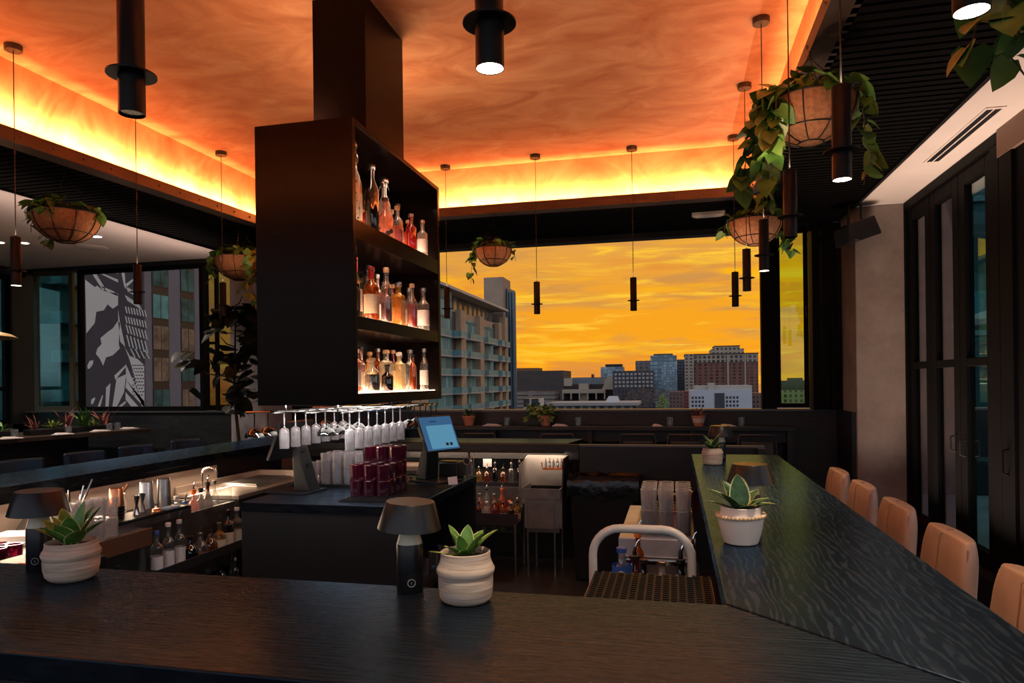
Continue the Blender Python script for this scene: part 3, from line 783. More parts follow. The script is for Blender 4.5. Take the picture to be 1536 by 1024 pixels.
MUR = [[(45.46,10.11),(46.39,9.64),(46.62,9.79),(47.21,9.45),(48.76,9.39),(48.75,8.46),(48.19,8.09),(47.65,8.4),(47.26,7.87),(46.51,7.68),(46.35,6.77),(45.51,5.88)],[(48.73,7.15),(48.92,6.98),(48.78,5.22),(48.88,4.85),(48.13,4.26),(47.43,4.06),(47.12,3.38),(46.82,3.92),(46.41,4.32),(46.57,4.75),(46.99,5.13),(46.88,5.6),(47.62,6.14),(48.16,6.48)],[(46.04,10.78),(46.41,10.9),(47.44,9.66),(47.21,9.45)],[(46.56,10.96),(48.78,10.58),(48.78,10.33),(47.08,10.76)],[(47.85,11.18),(48.79,11.05),(48.79,11.26),(48.4,11.29)],[(46.92,9.83),(48.21,9.57),(48.76,9.3),(48.73,9.2),(47.67,9.44)],[(45.57,3.35),(45.79,3.74),(46.16,3.8),(46.11,3.48),(45.81,3.15),(45.61,3.08)],[(48.74,8.08),(48.92,7.1),(49.47,5.0),(48.94,5.42),(48.76,6.96)],[(49.08,11.5),(49.47,11.56),(49.58,10.31),(50.6,10.99),(50.63,10.86),(49.55,9.93),(49.42,10.16)],[(49.42,5.0),(49.98,4.26),(50.82,4.04),(51.59,3.54),(51.58,-0.42),(51.35,-0.41),(51.1,0.42),(49.54,2.23),(49.48,3.62),(50.86,1.2),(50.3,3.0),(49.85,4.13)],[(48.49,2.35),(49.54,2.73),(49.28,1.22),(48.32,-0.24),(47.95,-0.26)],[(49.54,2.23),(51.54,0.4),(51.58,-0.18),(49.44,1.6)],[(49.44,1.22),(51.26,-0.4),(50.41,-0.37),(49.43,0.59)],[(47.39,1.62),(47.86,1.98),(47.59,-0.25),(47.29,-0.24)],[(46.62,0.31),(47.0,1.02),(47.08,0.96),(46.68,-0.21),(46.43,-0.2)],[(45.86,0.33),(45.92,0.69),(46.26,0.86),(46.3,0.74),(46.06,0.32)],[(48.26,2.6),(49.47,3.49),(49.47,3.3),(48.36,2.23)],[(48.13,-0.27),(49.42,0.47),(49.5,0.34),(48.61,-0.29)],[(49.58,10.12),(49.71,10.14),(50.0,9.7),(49.87,9.68)],[(49.79,10.05),(49.93,10.07),(50.22,9.62),(50.09,9.6)],[(50.01,9.98),(50.14,9.99),(50.44,9.54),(50.3,9.53)],[(50.22,9.9),(50.36,9.92),(50.66,9.47),(50.52,9.45)],[(50.44,9.83),(50.58,9.84),(50.88,9.39),(50.74,9.37)],[(50.66,9.75),(50.8,9.77),(51.1,9.31),(50.96,9.3)],[(49.49,9.35),(49.62,9.37),(49.94,8.9),(49.81,8.88)],[(49.66,9.29),(49.79,9.3),(50.12,8.83),(49.98,8.82)],[(49.84,9.22),(49.97,9.24),(50.29,8.76),(50.16,8.75)],[(50.01,9.15),(50.14,9.17),(50.47,8.69),(50.34,8.68)],[(50.19,9.09),(50.32,9.1),(50.65,8.62),(50.51,8.61)],[(50.36,9.02),(50.5,9.03),(50.83,8.56),(50.69,8.54)],[(50.54,8.95),(50.68,8.96),(51.01,8.48),(50.87,8.47)],[(50.72,8.88),(50.86,8.9),(51.19,8.41),(51.05,8.4)],[(50.9,8.81),(51.04,8.83),(51.38,8.34),(51.24,8.33)],[(49.49,8.41),(49.62,8.42),(49.78,7.88),(49.64,7.87)],[(49.79,8.39),(49.92,8.41),(50.08,7.86),(49.95,7.85)],[(50.1,8.38),(50.23,8.39),(50.39,7.85),(50.26,7.83)],[(50.4,8.36),(50.54,8.38),(50.7,7.83),(50.56,7.82)],[(50.72,8.35),(50.85,8.36),(51.02,7.81),(50.88,7.8)],[(51.03,8.34),(51.17,8.35),(51.33,7.8),(51.2,7.78)],[(51.35,8.32),(51.49,8.34),(51.66,7.78),(51.52,7.76)],[(51.67,8.31),(51.81,8.32),(51.98,7.76),(51.84,7.75)],[(49.48,7.59),(49.61,7.6),(49.76,7.03),(49.63,7.02)],[(49.78,7.56),(49.91,7.57),(50.07,7.0),(49.93,6.99)],[(50.08,7.53),(50.22,7.54),(50.38,6.97),(50.24,6.96)],[(50.39,7.5),(50.53,7.52),(50.69,6.94),(50.55,6.93)],[(50.7,7.48),(50.84,7.49),(51.0,6.91),(50.86,6.9)],[(51.02,7.45),(51.16,7.46),(51.32,6.88),(51.18,6.87)],[(51.34,7.42),(51.48,7.43),(51.64,6.84),(51.5,6.83)],[(51.66,7.39),(51.8,7.4),(51.96,6.81),(51.82,6.8)],[(49.53,6.9),(49.66,6.91),(49.91,6.17),(49.78,6.16)],[(49.87,6.84),(50.0,6.85),(50.26,6.1),(50.13,6.1)],[(50.22,6.78),(50.35,6.79),(50.61,6.04),(50.48,6.03)],[(50.57,6.72),(50.7,6.73),(50.96,5.98),(50.83,5.97)],[(50.92,6.66),(51.06,6.67),(51.32,5.91),(51.18,5.9)],[(51.28,6.6),(51.42,6.61),(51.69,5.85),(51.55,5.84)],[(51.64,6.54),(51.78,6.55),(52.05,5.78),(51.91,5.77)],[(49.6,6.02),(49.73,6.03),(50.04,5.03),(49.91,5.02)],[(49.99,5.94),(50.13,5.95),(50.44,4.95),(50.31,4.94)],[(50.39,5.86),(50.53,5.87),(50.85,4.86),(50.72,4.86)],[(50.8,5.79),(50.94,5.79),(51.26,4.78),(51.13,4.77)],[(51.21,5.71),(51.35,5.71),(51.68,4.69),(51.54,4.68)],[(51.63,5.63),(51.77,5.63),(52.1,4.6),(51.96,4.59)],[(49.99,4.9),(50.13,4.91),(50.62,4.16),(50.48,4.15)],[(50.52,4.88),(50.66,4.89),(51.16,4.13),(51.02,4.13)],[(51.06,4.86),(51.2,4.87),(51.71,4.11),(51.57,4.1)],[(51.61,4.84),(51.76,4.85),(52.28,4.08),(52.13,4.07)],[(50.22,3.51),(50.39,3.55),(50.42,3.46),(50.25,3.42)],[(50.51,3.51),(50.68,3.55),(50.71,3.46),(50.54,3.42)],[(50.8,3.52),(50.97,3.56),(51.0,3.47),(50.83,3.43)],[(51.09,3.52),(51.26,3.57),(51.29,3.48),(51.12,3.44)],[(51.38,3.53),(51.56,3.57),(51.59,3.48),(51.42,3.44)],[(50.35,3.23),(50.52,3.27),(50.55,3.18),(50.38,3.14)],[(50.64,3.23),(50.81,3.27),(50.84,3.18),(50.67,3.14)],[(50.93,3.24),(51.1,3.28),(51.13,3.19),(50.96,3.15)],[(51.22,3.24),(51.4,3.28),(51.43,3.19),(51.25,3.15)],[(50.21,2.94),(50.38,2.98),(50.41,2.9),(50.24,2.86)],[(50.5,2.95),(50.67,2.99),(50.7,2.9),(50.53,2.86)],[(50.79,2.95),(50.96,2.99),(50.99,2.9),(50.82,2.86)],[(51.08,2.96),(51.25,3.0),(51.28,2.91),(51.11,2.86)],[(51.37,2.96),(51.55,3.0),(51.58,2.91),(51.41,2.87)],[(50.34,2.66),(50.51,2.7),(50.54,2.62),(50.37,2.58)],[(50.63,2.67),(50.8,2.71),(50.83,2.62),(50.66,2.58)],[(50.92,2.67),(51.09,2.71),(51.12,2.62),(50.95,2.58)],[(51.21,2.67),(51.39,2.71),(51.42,2.62),(51.24,2.58)],[(50.2,2.38),(50.37,2.42),(50.4,2.33),(50.23,2.29)],[(50.49,2.38),(50.66,2.42),(50.69,2.33),(50.52,2.29)],[(50.78,2.38),(50.95,2.42),(50.98,2.33),(50.81,2.3)],[(51.07,2.39),(51.24,2.42),(51.28,2.33),(51.1,2.3)],[(51.36,2.39),(51.54,2.43),(51.57,2.34),(51.4,2.3)],[(50.33,2.1),(50.5,2.14),(50.53,2.05),(50.36,2.01)],[(50.62,2.1),(50.79,2.14),(50.82,2.05),(50.65,2.01)],[(50.91,2.1),(51.08,2.14),(51.12,2.05),(50.94,2.01)],[(51.2,2.1),(51.38,2.14),(51.41,2.05),(51.24,2.01)],[(50.19,1.82),(50.36,1.86),(50.39,1.77),(50.22,1.73)],[(50.48,1.82),(50.65,1.86),(50.68,1.77),(50.51,1.73)],[(50.77,1.82),(50.94,1.86),(50.97,1.76),(50.8,1.73)],[(51.06,1.82),(51.23,1.85),(51.27,1.76),(51.09,1.72)],[(51.35,1.81),(51.53,1.85),(51.56,1.76),(51.39,1.72)],[(50.32,1.54),(50.49,1.58),(50.52,1.49),(50.35,1.45)],[(50.61,1.54),(50.78,1.57),(50.81,1.48),(50.64,1.45)],[(50.9,1.53),(51.07,1.57),(51.1,1.48),(50.93,1.44)],[(51.19,1.53),(51.37,1.57),(51.4,1.48),(51.23,1.44)],[(50.18,1.26),(50.35,1.3),(50.38,1.21),(50.22,1.17)],[(50.47,1.26),(50.64,1.29),(50.67,1.2),(50.5,1.17)],[(50.76,1.25),(50.93,1.29),(50.96,1.2),(50.79,1.16)],[(51.05,1.25),(51.22,1.28),(51.26,1.19),(51.08,1.16)],[(51.34,1.24),(51.52,1.28),(51.55,1.19),(51.38,1.15)],[(50.31,0.98),(50.48,1.01),(50.52,0.92),(50.34,0.89)],[(50.6,0.97),(50.77,1.01),(50.8,0.92),(50.63,0.88)],[(50.89,0.97),(51.06,1.0),(51.1,0.91),(50.92,0.88)],[(51.18,0.96),(51.36,1.0),(51.39,0.9),(51.22,0.87)]]
m = MB()
from mathutils.geometry import tessellate_polygon
for pl_ in MUR:
    p3 = [Vector((-44.945, y, z)) for y, z in pl_]
    tri = tessellate_polygon([p3])
    m.add(p3, [tuple(x) for x in tri])
m.done('mural_paint', plain('mural_pale_grey', (.60, .65, .68), .8, 0, .2, .04, .5), t, world=True, smooth=False)
t = bld('glass_apartment_tower', 'teal glazed apartment tower with small balconies seen through the tinted sash beside the mural', -85, -62, 42, 80, 40, grid_mat('teal_tower_glazing', (.16, .24, .22), (.07, .20, .21), 2.2, 3, .8, .75, 'Y', .45, .8))
for z in (-3.5, .5, 4.5, 8.5, 12.5):
    pt(t, 'balcony', GUARD, (-62, -60.6, 58.4, 61.5, z, z + 1.0), (-62, -60.4, 58.2, 61.7, z - .25, z))
t = bld('teal_office', 'teal glass office building seen through the glazed doors', 12.2, 34, 34, 50, 30, grid_mat('teal_office_glazing', (.10, .17, .18), (.07, .20, .22), 1.5, 2.9, .86, .74, 'X', .4, .8))
pt(t, 'string_course', plain('pale_string_course', (.28, .33, .33), .6), *[(12, 34, 33.8, 34.1, z, z + .25) for z in (-2.4, 3.4, 9.2, 12.1)])
# terrace beyond the glazed doors
struct(MB().box(2.25, 9, -3, 10.4, -.02, .1).done('floor.002', 'concrete_pale', smooth=False))
struct(MB().box(2.25, 3.72, 10, 10.25, .1, 4.6).done('wall_terrace', plain('mauve_grey_render', (.30, .235, .225), .85, 0, .2, .08, 1.5), smooth=False))
struct(MB().box(3.72, 9, 10, 10.15, .1, 1.2).done('wall_parapet', 'black', smooth=False))
t = thing('terrace_parasol', 'white terrace parasol beyond the glazed doors', 'parasol', (3.75, 9.0, .1))
MB().cyl((0, 0, .06), (0, 0, 2.5), .022).done('pole', 'blackmetal', t); MB().lathe([(.22, 0), (.22, .05), (.05, .07)], 20).done('base', 'blackmetal', t)
m = MB(); n = 8
ri = [(.62 * math.cos(2 * PI * k / n), .62 * math.sin(2 * PI * k / n), 2.16) for k in range(n)]
m.add(ri + [(0, 0, 2.36)] + [(x, y, z - .07) for x, y, z in ri], [(k, (k + 1) % n, n) for k in range(n)] + [(k + n + 1, (k + 1) % n + n + 1, (k + 1) % n, k) for k in range(n)])
m.done('canopy', 'linen', t, smooth=False)
t = thing('terrace_table', 'round dark terrace table beyond the glazed doors', 'table', (3.05, 7.2, .1))
MB().lathe([(0, .72), (.34, .72), (.34, .75), (0, .75)], 28).done('tabletop', 'steel_dark', t); MB().lathe([(.2, 0), (.2, .02), (.04, .05), (.035, .72)], 18).done('pedestal', 'black', t)
# ------------------------------------------------------------------ the bar
ZC = 1.07; TH = .06
def counter(nm, label, poly, mat, bodies, bodymat='blackwood', base=None):
    cx = sum(p[0] for p in poly) / len(poly); cy = sum(p[1] for p in poly) / len(poly)
    t = thing(nm, label, 'bar counter', (cx, cy, 0))
    MB().prism(poly, ZC - TH, ZC).done('worktop', mat, t, world=True, smooth=False, bevel=.004)
    m = MB()
    for b_ in bodies: m.box(*b_)
    m.done('base_panel', bodymat, t, world=True, smooth=False, bevel=.003)
    return t
counter('bar_counter', 'glossy black ash bar counter across the front, pots and table lamps along it', [(-4.25, 1.17), (.72, 1.17), (.117, 1.773), (-3.66, 1.773)], 'counterX', [(-3.6, .10, 1.33, 1.64, 0, ZC - TH)])
counter('bar_counter', 'glossy black ash bar counter running back along the tan stools', [(.7225, 1.178), (.7225, 5.35), (.117, 5.35), (.117, 1.7835)], 'counterY', [(.30, .46, 1.95, 5.30, 0, ZC - TH)])
counter('bar_counter', 'dark glossy bar counter beside the blue seats, beyond the bottle rail', [(-4.25, 1.178), (-3.66, 1.781), (-3.66, 6.1), (-4.25, 6.645)], 'counterY', [(-4.15, -3.72, 1.95, 6.05, 0, ZC - TH)])
counter('bar_counter', 'dark bar counter at the back of the bar, its grey top cut off diagonally', [(-4.245, 6.652), (-3.655, 6.145), (-.94, 6.145), (-.86, 6.65)], 'counterX', [(-3.55, -1.0, 6.27, 6.50, 0, ZC - TH), (-3.58, -.83, 6.10, 6.14, .93, 1.065), (-3.4, -.95, 5.99, 6.10, .995, 1.005)])
t = thing('bar_divider_panel', 'plain black dividing panel at the back of the bar behind the waste bin', 'panel', (-.05, 6.1, 0))
MB().box(-.825, .725, 6.10, 6.14, 0, 1.05).done('panel', 'blackwood', t, world=True, smooth=False)
MB().box(-.825, .725, 6.095, 6.145, 1.05, 1.066).done('capping', plain('grey_capping', (.11, .105, .11), .4, .3), t, world=True, smooth=False)
MB().box(.66, .725, 6.0, 6.14, 0, 1.05).done('post', 'blackwood', t, world=True, smooth=False)

# central island
IX0, IX1, IY0, IY1, IZ = -2.35, -1.345, 3.40, 4.64, .975
t = thing('bar_island', 'black island counter under the hanging bottle cabinet', 'counter', ((IX0 + IX1) / 2, (IY0 + IY1) / 2, 0))
MB().box(IX0, IX1, IY0, IY1, IZ - .05, IZ).done('worktop', 'counterX', t, world=True, smooth=False, bevel=.003)
MB().box(IX0 + .004, IX1 - .004, IY0 + .004, IY0 + .05, 0, IZ - .05).box(IX0 + .004, IX1 - .004, IY1 - .05, IY1 - .004, 0, IZ - .05).box(IX0 + .004, -1.75, IY0 + .05, IY1 - .05, 0, IZ - .05).done('body', 'black', t, world=True, smooth=False, bevel=.002)
MB().box(-1.75, IX1 - .03, IY0 + .05, IY1 - .05, .45, .475).done('shelf', 'black', t, world=True, smooth=False)
for k in range(4):
    g = MB().lathe([(.026, 0), (.034, .10), (.031, .10), (.024, .006)], 16).done('tumbler', 'glass', loc=(-1.47, 3.75 + k * .17, .4762))
    tag(g, 'clear tumbler in the shadowed recess of the island, %s from its near end' % ORD[k], 'glass', 'tumblers in the island recess')

# structural column and hanging bottle cabinet
KX0, KX1, KY0, KY1, KZ0, KZ1 = -2.125, -1.572, 3.235, 4.575, 1.515, 2.975
struct(MB().box(-1.875, KX1 + .001, 3.40, 3.93, KZ1 - .01, CZ).done('column.002', 'cabinet', smooth=False, bevel=.003))
t = thing('hanging_bottle_cabinet', 'tall black cabinet of lit bottle shelves hung from the ceiling column over the island', 'cabinet', ((KX0 + KX1) / 2, (KY0 + KY1) / 2, KZ0))
m = MB().box(KX0, KX1, KY0, KY0 + .04, KZ0, KZ1).box(KX0, KX1, KY1 - .04, KY1, KZ0, KZ1).box(KX0, KX1, KY0 + .04, KY1 - .04, KZ1 - .03, KZ1).box(KX0, KX1, KY0 + .04, KY1 - .04, KZ0, KZ0 + .058).box(KX0, KX0 + .03, KY0 + .04, KY1 - .04, KZ0 + .058, KZ1 - .03)
m.done('carcass', 'cabinet', t, world=True, smooth=False, bevel=.003)
MB().box(-1.90, -1.88, KY0 + .04, KY1 - .04, KZ0 + .058, KZ1 - .03).done('back_panel', 'cabinet', t, world=True, smooth=False)
SH = [(KZ0 + .058, 'bottom'), (1.972, 'middle'), (2.466, 'top')]
for z, nm in SH[1:]:
    MB().box(-1.88, KX1 - .002, KY0 + .04, KY1 - .04, z - .07 if nm == 'middle' else z - .098, z).done('shelf', 'cabinet', t, world=True, smooth=False, bevel=.002)
LP = glow('lit_shelf_panel', (1, .60, .38), 9)
area('under_cabinet_fill', ((KX0 + KX1) / 2, 3.9, KZ0 - .004), .4, 1.1, 4, (1, .90, .84))  # added fill over the island tumblers, no source seen
area('under_cabinet_front_fill', ((KX0 + KX1) / 2, KY0 + .02, KZ0 - .006), .5, .02, 4, (1, .92, .86), (math.radians(38), 0, 0))  # second added fill, aimed at the fronts of the stacks
for z, nm in SH:
    MB().box(-1.865, -1.60, KY0 + .06, KY1 - .06, z + .0005, z + .004).done('light_panel', LP, t, world=True, smooth=False)
    area('shelf_light', (-1.62, (KY0 + KY1) / 2, z + (.30 if nm == 'bottom' else .37)), .02, 1.1, 1.0, (1, .70, .5), (0, math.radians(20), 0))

area('cabinet_top_fill', (-1.85, 4.26, KZ1 + .015), .35, .5, 6, (1, .55, .30), (PI, 0, 0))  # pair of unseen lights added to lift the ceiling around the column
area('cabinet_top_fill', (-1.95, 3.315, KZ1 + .015), .3, .12, 4, (1, .55, .30), (PI, 0, 0))
# ------------------------------------------------------------------ bottles
GL = {}
def bglass(key, tint, body, col):
    if key not in GL: GL[key] = thin_glass('bottle_' + key, tint, body, col, .06, .08)
    return GL[key]
COLS = dict(clear=((.92, .92, .9), .12, (.8, .8, .8)), green=((.10, .45, .12), .45, (.02, .13, .03)), amber=((.75, .32, .05), .5, (.55, .19, .02)), gold=((.95, .72, .30), .4, (.85, .55, .16)),
            red=((.6, .03, .03), .6, (.5, .02, .025)), plum=((.25, .03, .08), .7, (.16, .015, .04)), dark=((.06, .03, .03), .8, (.02, .011, .01)), orange=((.9, .3, .03), .8, (.75, .16, .015)),
            pale=((.95, .9, .7), .3, (.9, .82, .6)), white=((.5, .48, .46), .95, (.75, .68, .62)), rose=((.9, .5, .4), .4, (.8, .4, .3)), blue=((.1, .2, .7), .8, (.03, .09, .5)))
PAPER = plain('cream_label', (.66, .56, .42), .7, 0, .3, .1, 90); PAPERW = plain('white_label', (.72, .70, .68), .7, 0, .3, .1, 90); PAPERD = plain('black_label', (.03, .025, .025), .6)
CAPS = dict(black=plain('black_cap', (.015, .013, .013), .4), red=plain('red_foil', (.45, .02, .02), .35, .4), blue=plain('blue_cap', (.03, .10, .40), .4), white=plain('white_cap', (.7, .66, .64), .5), wood=plain('cork_stopper', (.42, .24, .12), .7), gold=M_['gold'], steel=M_['steel'], orange=plain('orange_plastic', (.80, .20, .03), .45))
SHAPES = {   # height, radius, shoulder start, shoulder end, neck radius
    'wine': (.30, .036, .58, .74, .013), 'spirit': (.27, .038, .62, .74, .014), 'tall': (.33, .034, .62, .80, .013), 'squat': (.20, .045, .55, .72, .015),
    'square': (.25, .036, .70, .78, .015), 'flask': (.22, .042, .50, .72, .014), 'slim': (.29, .028, .66, .78, .012), 'round': (.17, .052, .45, .74, .015), 'small': (.16, .026, .60, .76, .010)}
def bottle(desc, shape, col, cap, label=None, liquid=None, lab=(.12, .48), spout=False, loc=(0, 0, 0), text='', group=None, scale=1.):
    H, R, s0, s1, nr = SHAPES[shape]
    t = thing('bottle', (desc + ('' if text[:1] == ',' else ' ') + text).strip(), 'bottle', loc, 0, group)
    seg = 4 if shape == 'square' else 16
    off = []
    prof = [(R * .92, 0), (R, .008), (R, H * s0), (R * .93, H * (s0 + .03)), (R * .55 + nr * .3, H * (s0 * .45 + s1 * .55)), (nr, H * s1), (nr, H * .93), (nr * 1.25, H * .935), (nr * 1.25, H * .965), (nr, H * .97)]
    m = MB()
    if shape == 'square':
        m.lathe([(r * 1.25 if z <= H * s0 else r * 1.1, z) for r, z in prof], 4); m.xform(Matrix.Rotation(PI / 4, 4, 'Z'))
    elif shape == 'round':
        m.lathe([(R * .5, 0), (R * .9, .02), (R, H * .25), (R * .95, H * .42), (R * .6, H * .6), (nr * 1.2, H * .72), (nr, H * .95)], 18)
    else: m.lathe(prof, 16)
    tint, bd, bc = COLS[col]
    m.done('body', bglass(col, tint, bd, bc), t)
    if liquid:
        lt, lb, lc = COLS[liquid[0]]
        q = .93
        hh = H * s0 * liquid[1]
        mm = MB().lathe([(R * .9 * q, .006), (R * q, .012), (R * q, hh)], 4 if shape == 'square' else 16)
        if shape == 'square': mm.xform(Matrix.Rotation(PI / 4, 4, 'Z'))
        mm.done('liquid', bglass(liquid[0] + '_liquid', lt, min(1, lb + .25), lc), t)
    if label:
        pm = dict(cream=PAPER, white=PAPERW, black=PAPERD)[label]
        rr = R * (1.27 if shape == 'square' else 1.015)
        if shape == 'round': rr = R * 1.0
        mm = MB().lathe([(rr, H * lab[0]), (rr, H * lab[1])], 4 if shape == 'square' else 16, cap0=False, cap1=False)
        if shape == 'square': mm.xform(Matrix.Rotation(PI / 4, 4, 'Z'))
        mm.done('label', pm, t)
    cm = CAPS[cap]
    MB().lathe([(nr * 1.35, H * .925), (nr * 1.4, H * 1.0), (nr * .9, H * 1.012)] if cap not in ('red',) else [(nr * 1.12, H * .78), (nr * 1.15, H * 1.0), (nr * .6, H * 1.01)], 12).done('cap', cm, t)
    if spout:
        MB().tube([(0, 0, H), (0, 0, H + .02), (.010, 0, H + .05), (.02, 0, H + .062)], [.008, .006, .004, .003], 8).done('pour_spout', 'chrome', t)
    if scale != 1: t.scale = (scale,) * 3
    return t
def rowtext(n, shelf): return ', %s along the %s lit shelf' % (ORD[n], shelf)
SHELF = {
 'top': [('tall cream bottle with black pattern and crown stopper', 'tall', 'white', 'steel', None, None, 1.22), ('tall pale gold bottle with a black stopper', 'tall', 'gold', 'black', 'cream', None, 1.2), ('tall dark amber bottle with a bulbous black stopper', 'tall', 'dark', 'black', None, None, 1.15),
         ('round red bottle with a cream neck band', 'flask', 'red', 'wood', None, None, 1.), ('pink bottle with dark spots', 'flask', 'rose', 'black', None, None, 1.1), ('cream bottle with black pattern and spiky stopper', 'tall', 'white', 'steel', None, None, 1.1),
         ('clear bottle with red spirit', 'spirit', 'clear', 'wood', None, ('red', .8), .9), ('dark bottle with a striped white label', 'wine', 'dark', 'black', 'white', None, .95), ('red bottle with a steel stopper', 'spirit', 'red', 'steel', None, None, .9),
         ('orange spirit bottle', 'spirit', 'orange', 'wood', None, None, .85), ('opaque white bottle with a steel cap', 'spirit', 'white', 'steel', 'white', None, .92)],
 'middle': [('black labelled dark bottle', 'wine', 'dark', 'black', 'black', None, 1.), ('green bottle with red foil neck and cream label', 'wine', 'green', 'red', 'cream', None, 1.12), ('amber bottle with an orange label and red cap', 'spirit', 'amber', 'red', 'cream', None, 1.1),
            ('red bitter aperitif bottle with a tall neck', 'tall', 'clear', 'black', None, ('red', .9), .98), ('plum red bottle with a wooden stopper', 'tall', 'clear', 'wood', None, ('plum', .6), .98), ('amber bottle with a small pale label', 'spirit', 'amber', 'wood', 'white', None, .95),
            ('tall golden liqueur bottle', 'square', 'gold', 'steel', None, ('gold', .95), 1.05), ('slim golden bottle with a grey cap', 'slim', 'gold', 'steel', None, None, .95), ('bright red cordial bottle', 'wine', 'clear', 'wood', None, ('red', .95), .95),
            ('clear bottle of grey spirit', 'slim', 'clear', 'steel', None, ('clear', .5), .95), ('clear bottle with a big white label', 'spirit', 'clear', 'steel', 'white', None, 1.05)],
 'bottom': [('rose tinted clear bottle', 'spirit', 'rose', 'white', 'white', None, .95), ('clear faceted bottle with a wooden stopper', 'square', 'clear', 'wood', 'cream', ('gold', .3), .95), ('squat bottle of dark liqueur', 'squat', 'clear', 'wood', None, ('dark', .95), .95),
            ('round pale decanter bottle', 'round', 'pale', 'wood', None, None, 1.1), ('dark topped bottle of blue black liqueur', 'squat', 'dark', 'black', None, None, .8), ('clear square bottle of pale gold spirit', 'square', 'clear', 'wood', None, ('pale', 1.), 1.), ('pale yellow square bottle', 'square', 'pale', 'white', None, None, .95),
            ('golden slim bottle', 'slim', 'gold', 'wood', None, None, .85), ('small orange red bottle', 'slim', 'amber', 'black', None, ('red', .6), .8), ('clear bottle with dark upright lettering', 'spirit', 'clear', 'steel', None, None, 1.), ('clear bottle with a low white label', 'tall', 'clear', 'steel', 'white', None, .85)]}
SPOT = plain('black_spot', (.02, .016, .016), .5)
for z, nm in SH:
    for k, (d, shp, col, cap, lb, lq, sc) in enumerate(SHELF[nm]):
        y = 3.40 + k * .103
        x = -1.645 - (.05 if k % 2 else 0) - (.01 if k % 3 == 0 else 0)
        H, R = SHAPES[shp][0] * sc, SHAPES[shp][1] * sc
        if nm == 'top' and k < 3: y += .01 * k
        if nm == 'bottom': sc *= .98
        t = bottle(d, shp, col, cap, lb, lq, loc=(x, y, z + .005), text=rowtext(k, nm), group='lit bottles in the hanging cabinet', scale=sc)
        if 'pattern' in d or 'spots' in d:
            m = MB(); rnd = random.Random(k)
            H0, R0 = SHAPES[shp][0], SHAPES[shp][1]
            for i in range(26 if 'pattern' in d else 6):
                a = rnd.uniform(-2.2, 1.2); h = rnd.uniform(.06, .62) * H0 * (.8 if 'spots' in d else 1)
                s_ = .0035 if 'pattern' in d else .009
                c_ = Vector((R0 * 1.01 * math.cos(a), R0 * 1.01 * math.sin(a), h)); u_ = Vector((-math.sin(a), math.cos(a), 0)); w_ = Vector((0, 0, 1))
                m.add([c_ + (u_ * math.cos(q) + w_ * math.sin(q)) * s_ * (1, 1.6)[i % 2] for q in [j * PI / 3 for j in range(6)]], [tuple(range(6))])
            m.done('pattern', SPOT, t, smooth=False)
        if 'crown' in d or 'spiky' in d:
            m = MB()
            for i in range(8):
                a = i * PI / 4; H0 = SHAPES[shp][0]
                m.add([(.018 * math.cos(a - .3), .018 * math.sin(a - .3), H0), (.018 * math.cos(a + .3), .018 * math.sin(a + .3), H0), (.030 * math.cos(a), .030 * math.sin(a), H0 - .045)], [(0, 1, 2)])
            m.ball((0, 0, H0 + .012), .026); m.done('stopper', ['steel'], t)
    for k in range(9):     # rear row, half hidden
        col = dict(top=('clear', 'amber', 'dark', 'gold', 'red', 'amber', 'plum', 'clear', 'red'), middle=('red', 'amber', 'dark', 'red', 'amber', 'orange', 'plum', 'red', 'amber'), bottom=('pale', 'gold', 'clear', 'rose', 'gold', 'amber', 'pale', 'red', 'clear'))[nm][k]
        nmc = dict(gold='golden', pale='pale yellow').get(col, col)
        bottle('%s bottle in the rear row' % nmc, ('spirit', 'wine', 'tall')[k % (3 if nm == 'middle' else 2)], col, ('black', 'wood', 'steel')[k % 3], 'cream' if k % 3 == 1 else None, None, loc=(-1.815, 3.45 + k * .122, z + .005), text=rowtext(k, nm), group='lit bottles in the hanging cabinet', scale=1. if nm != 'bottom' else .88)

# ------------------------------------------------------------------ hanging glass rack
t = thing('glass_rack', 'chrome wire rack of hanging stemware fixed under the bottle cabinet', 'rack', ((KX0 + KX1) / 2, (KY0 + KY1) / 2, 1.47))
m = MB()
rows = [-2.215, -2.085, -1.87, -1.665]
for x in rows:
    for dx in (-.014, .014): m.tube([(x + dx, 3.28, 1.472), (x + dx, 4.72, 1.472)], .003, 6)
for y in (3.30, 4.0, 4.70):
    m.tube([(rows[0] - .02, y, 1.479), (rows[-1] + .02, y, 1.479)], .0035, 6)
for x in (-2.0, -1.7):
    for y in (3.30, 4.0, 4.5): m.cyl((x, y, 1.479), (x, y, 1.5145), .003, seg=6)
m.done('wire_frame', 'chrome', t, world=True)
def flute():
    return MB().lathe([(.030, 0), (.031, .002), (.004, -.004), (.0035, -.085), (.008, -.092), (.024, -.10), (.027, -.12), (.0265, -.205), (.0255, -.205), (.0255, -.12), (.006, -.10)], 16, cap0=True, cap1=False)
def coupe():
    return MB().lathe([(.030, 0), (.031, .002), (.004, -.004), (.0035, -.085), (.010, -.09), (.030, -.098), (.048, -.118), (.052, -.140), (.050, -.140), (.045, -.118), (.01, -.096)], 20, cap0=True, cap1=False)
f0 = flute().done('hanging_flute', 'ribglass'); f0.location = (0, 0, -5)
c0 = coupe().done('hanging_coupe', 'smoke'); c0.location = (0, 0, -5)
used = {}
def hang(proto, x, y, label, cat, group):
    if proto.name not in used: o = proto; used[proto.name] = 1
    else: o = proto.copy(); C.objects.link(o)
    o.location = (x, y, 1.479); tag(o, label, cat, group)
for k in range(7):
    hang(f0, -2.085, 3.42 + k * .115, 'clear flute hung upside down in the left row of the rack, %s from the front' % ORD[k], 'glass', 'flutes hanging from the rack')
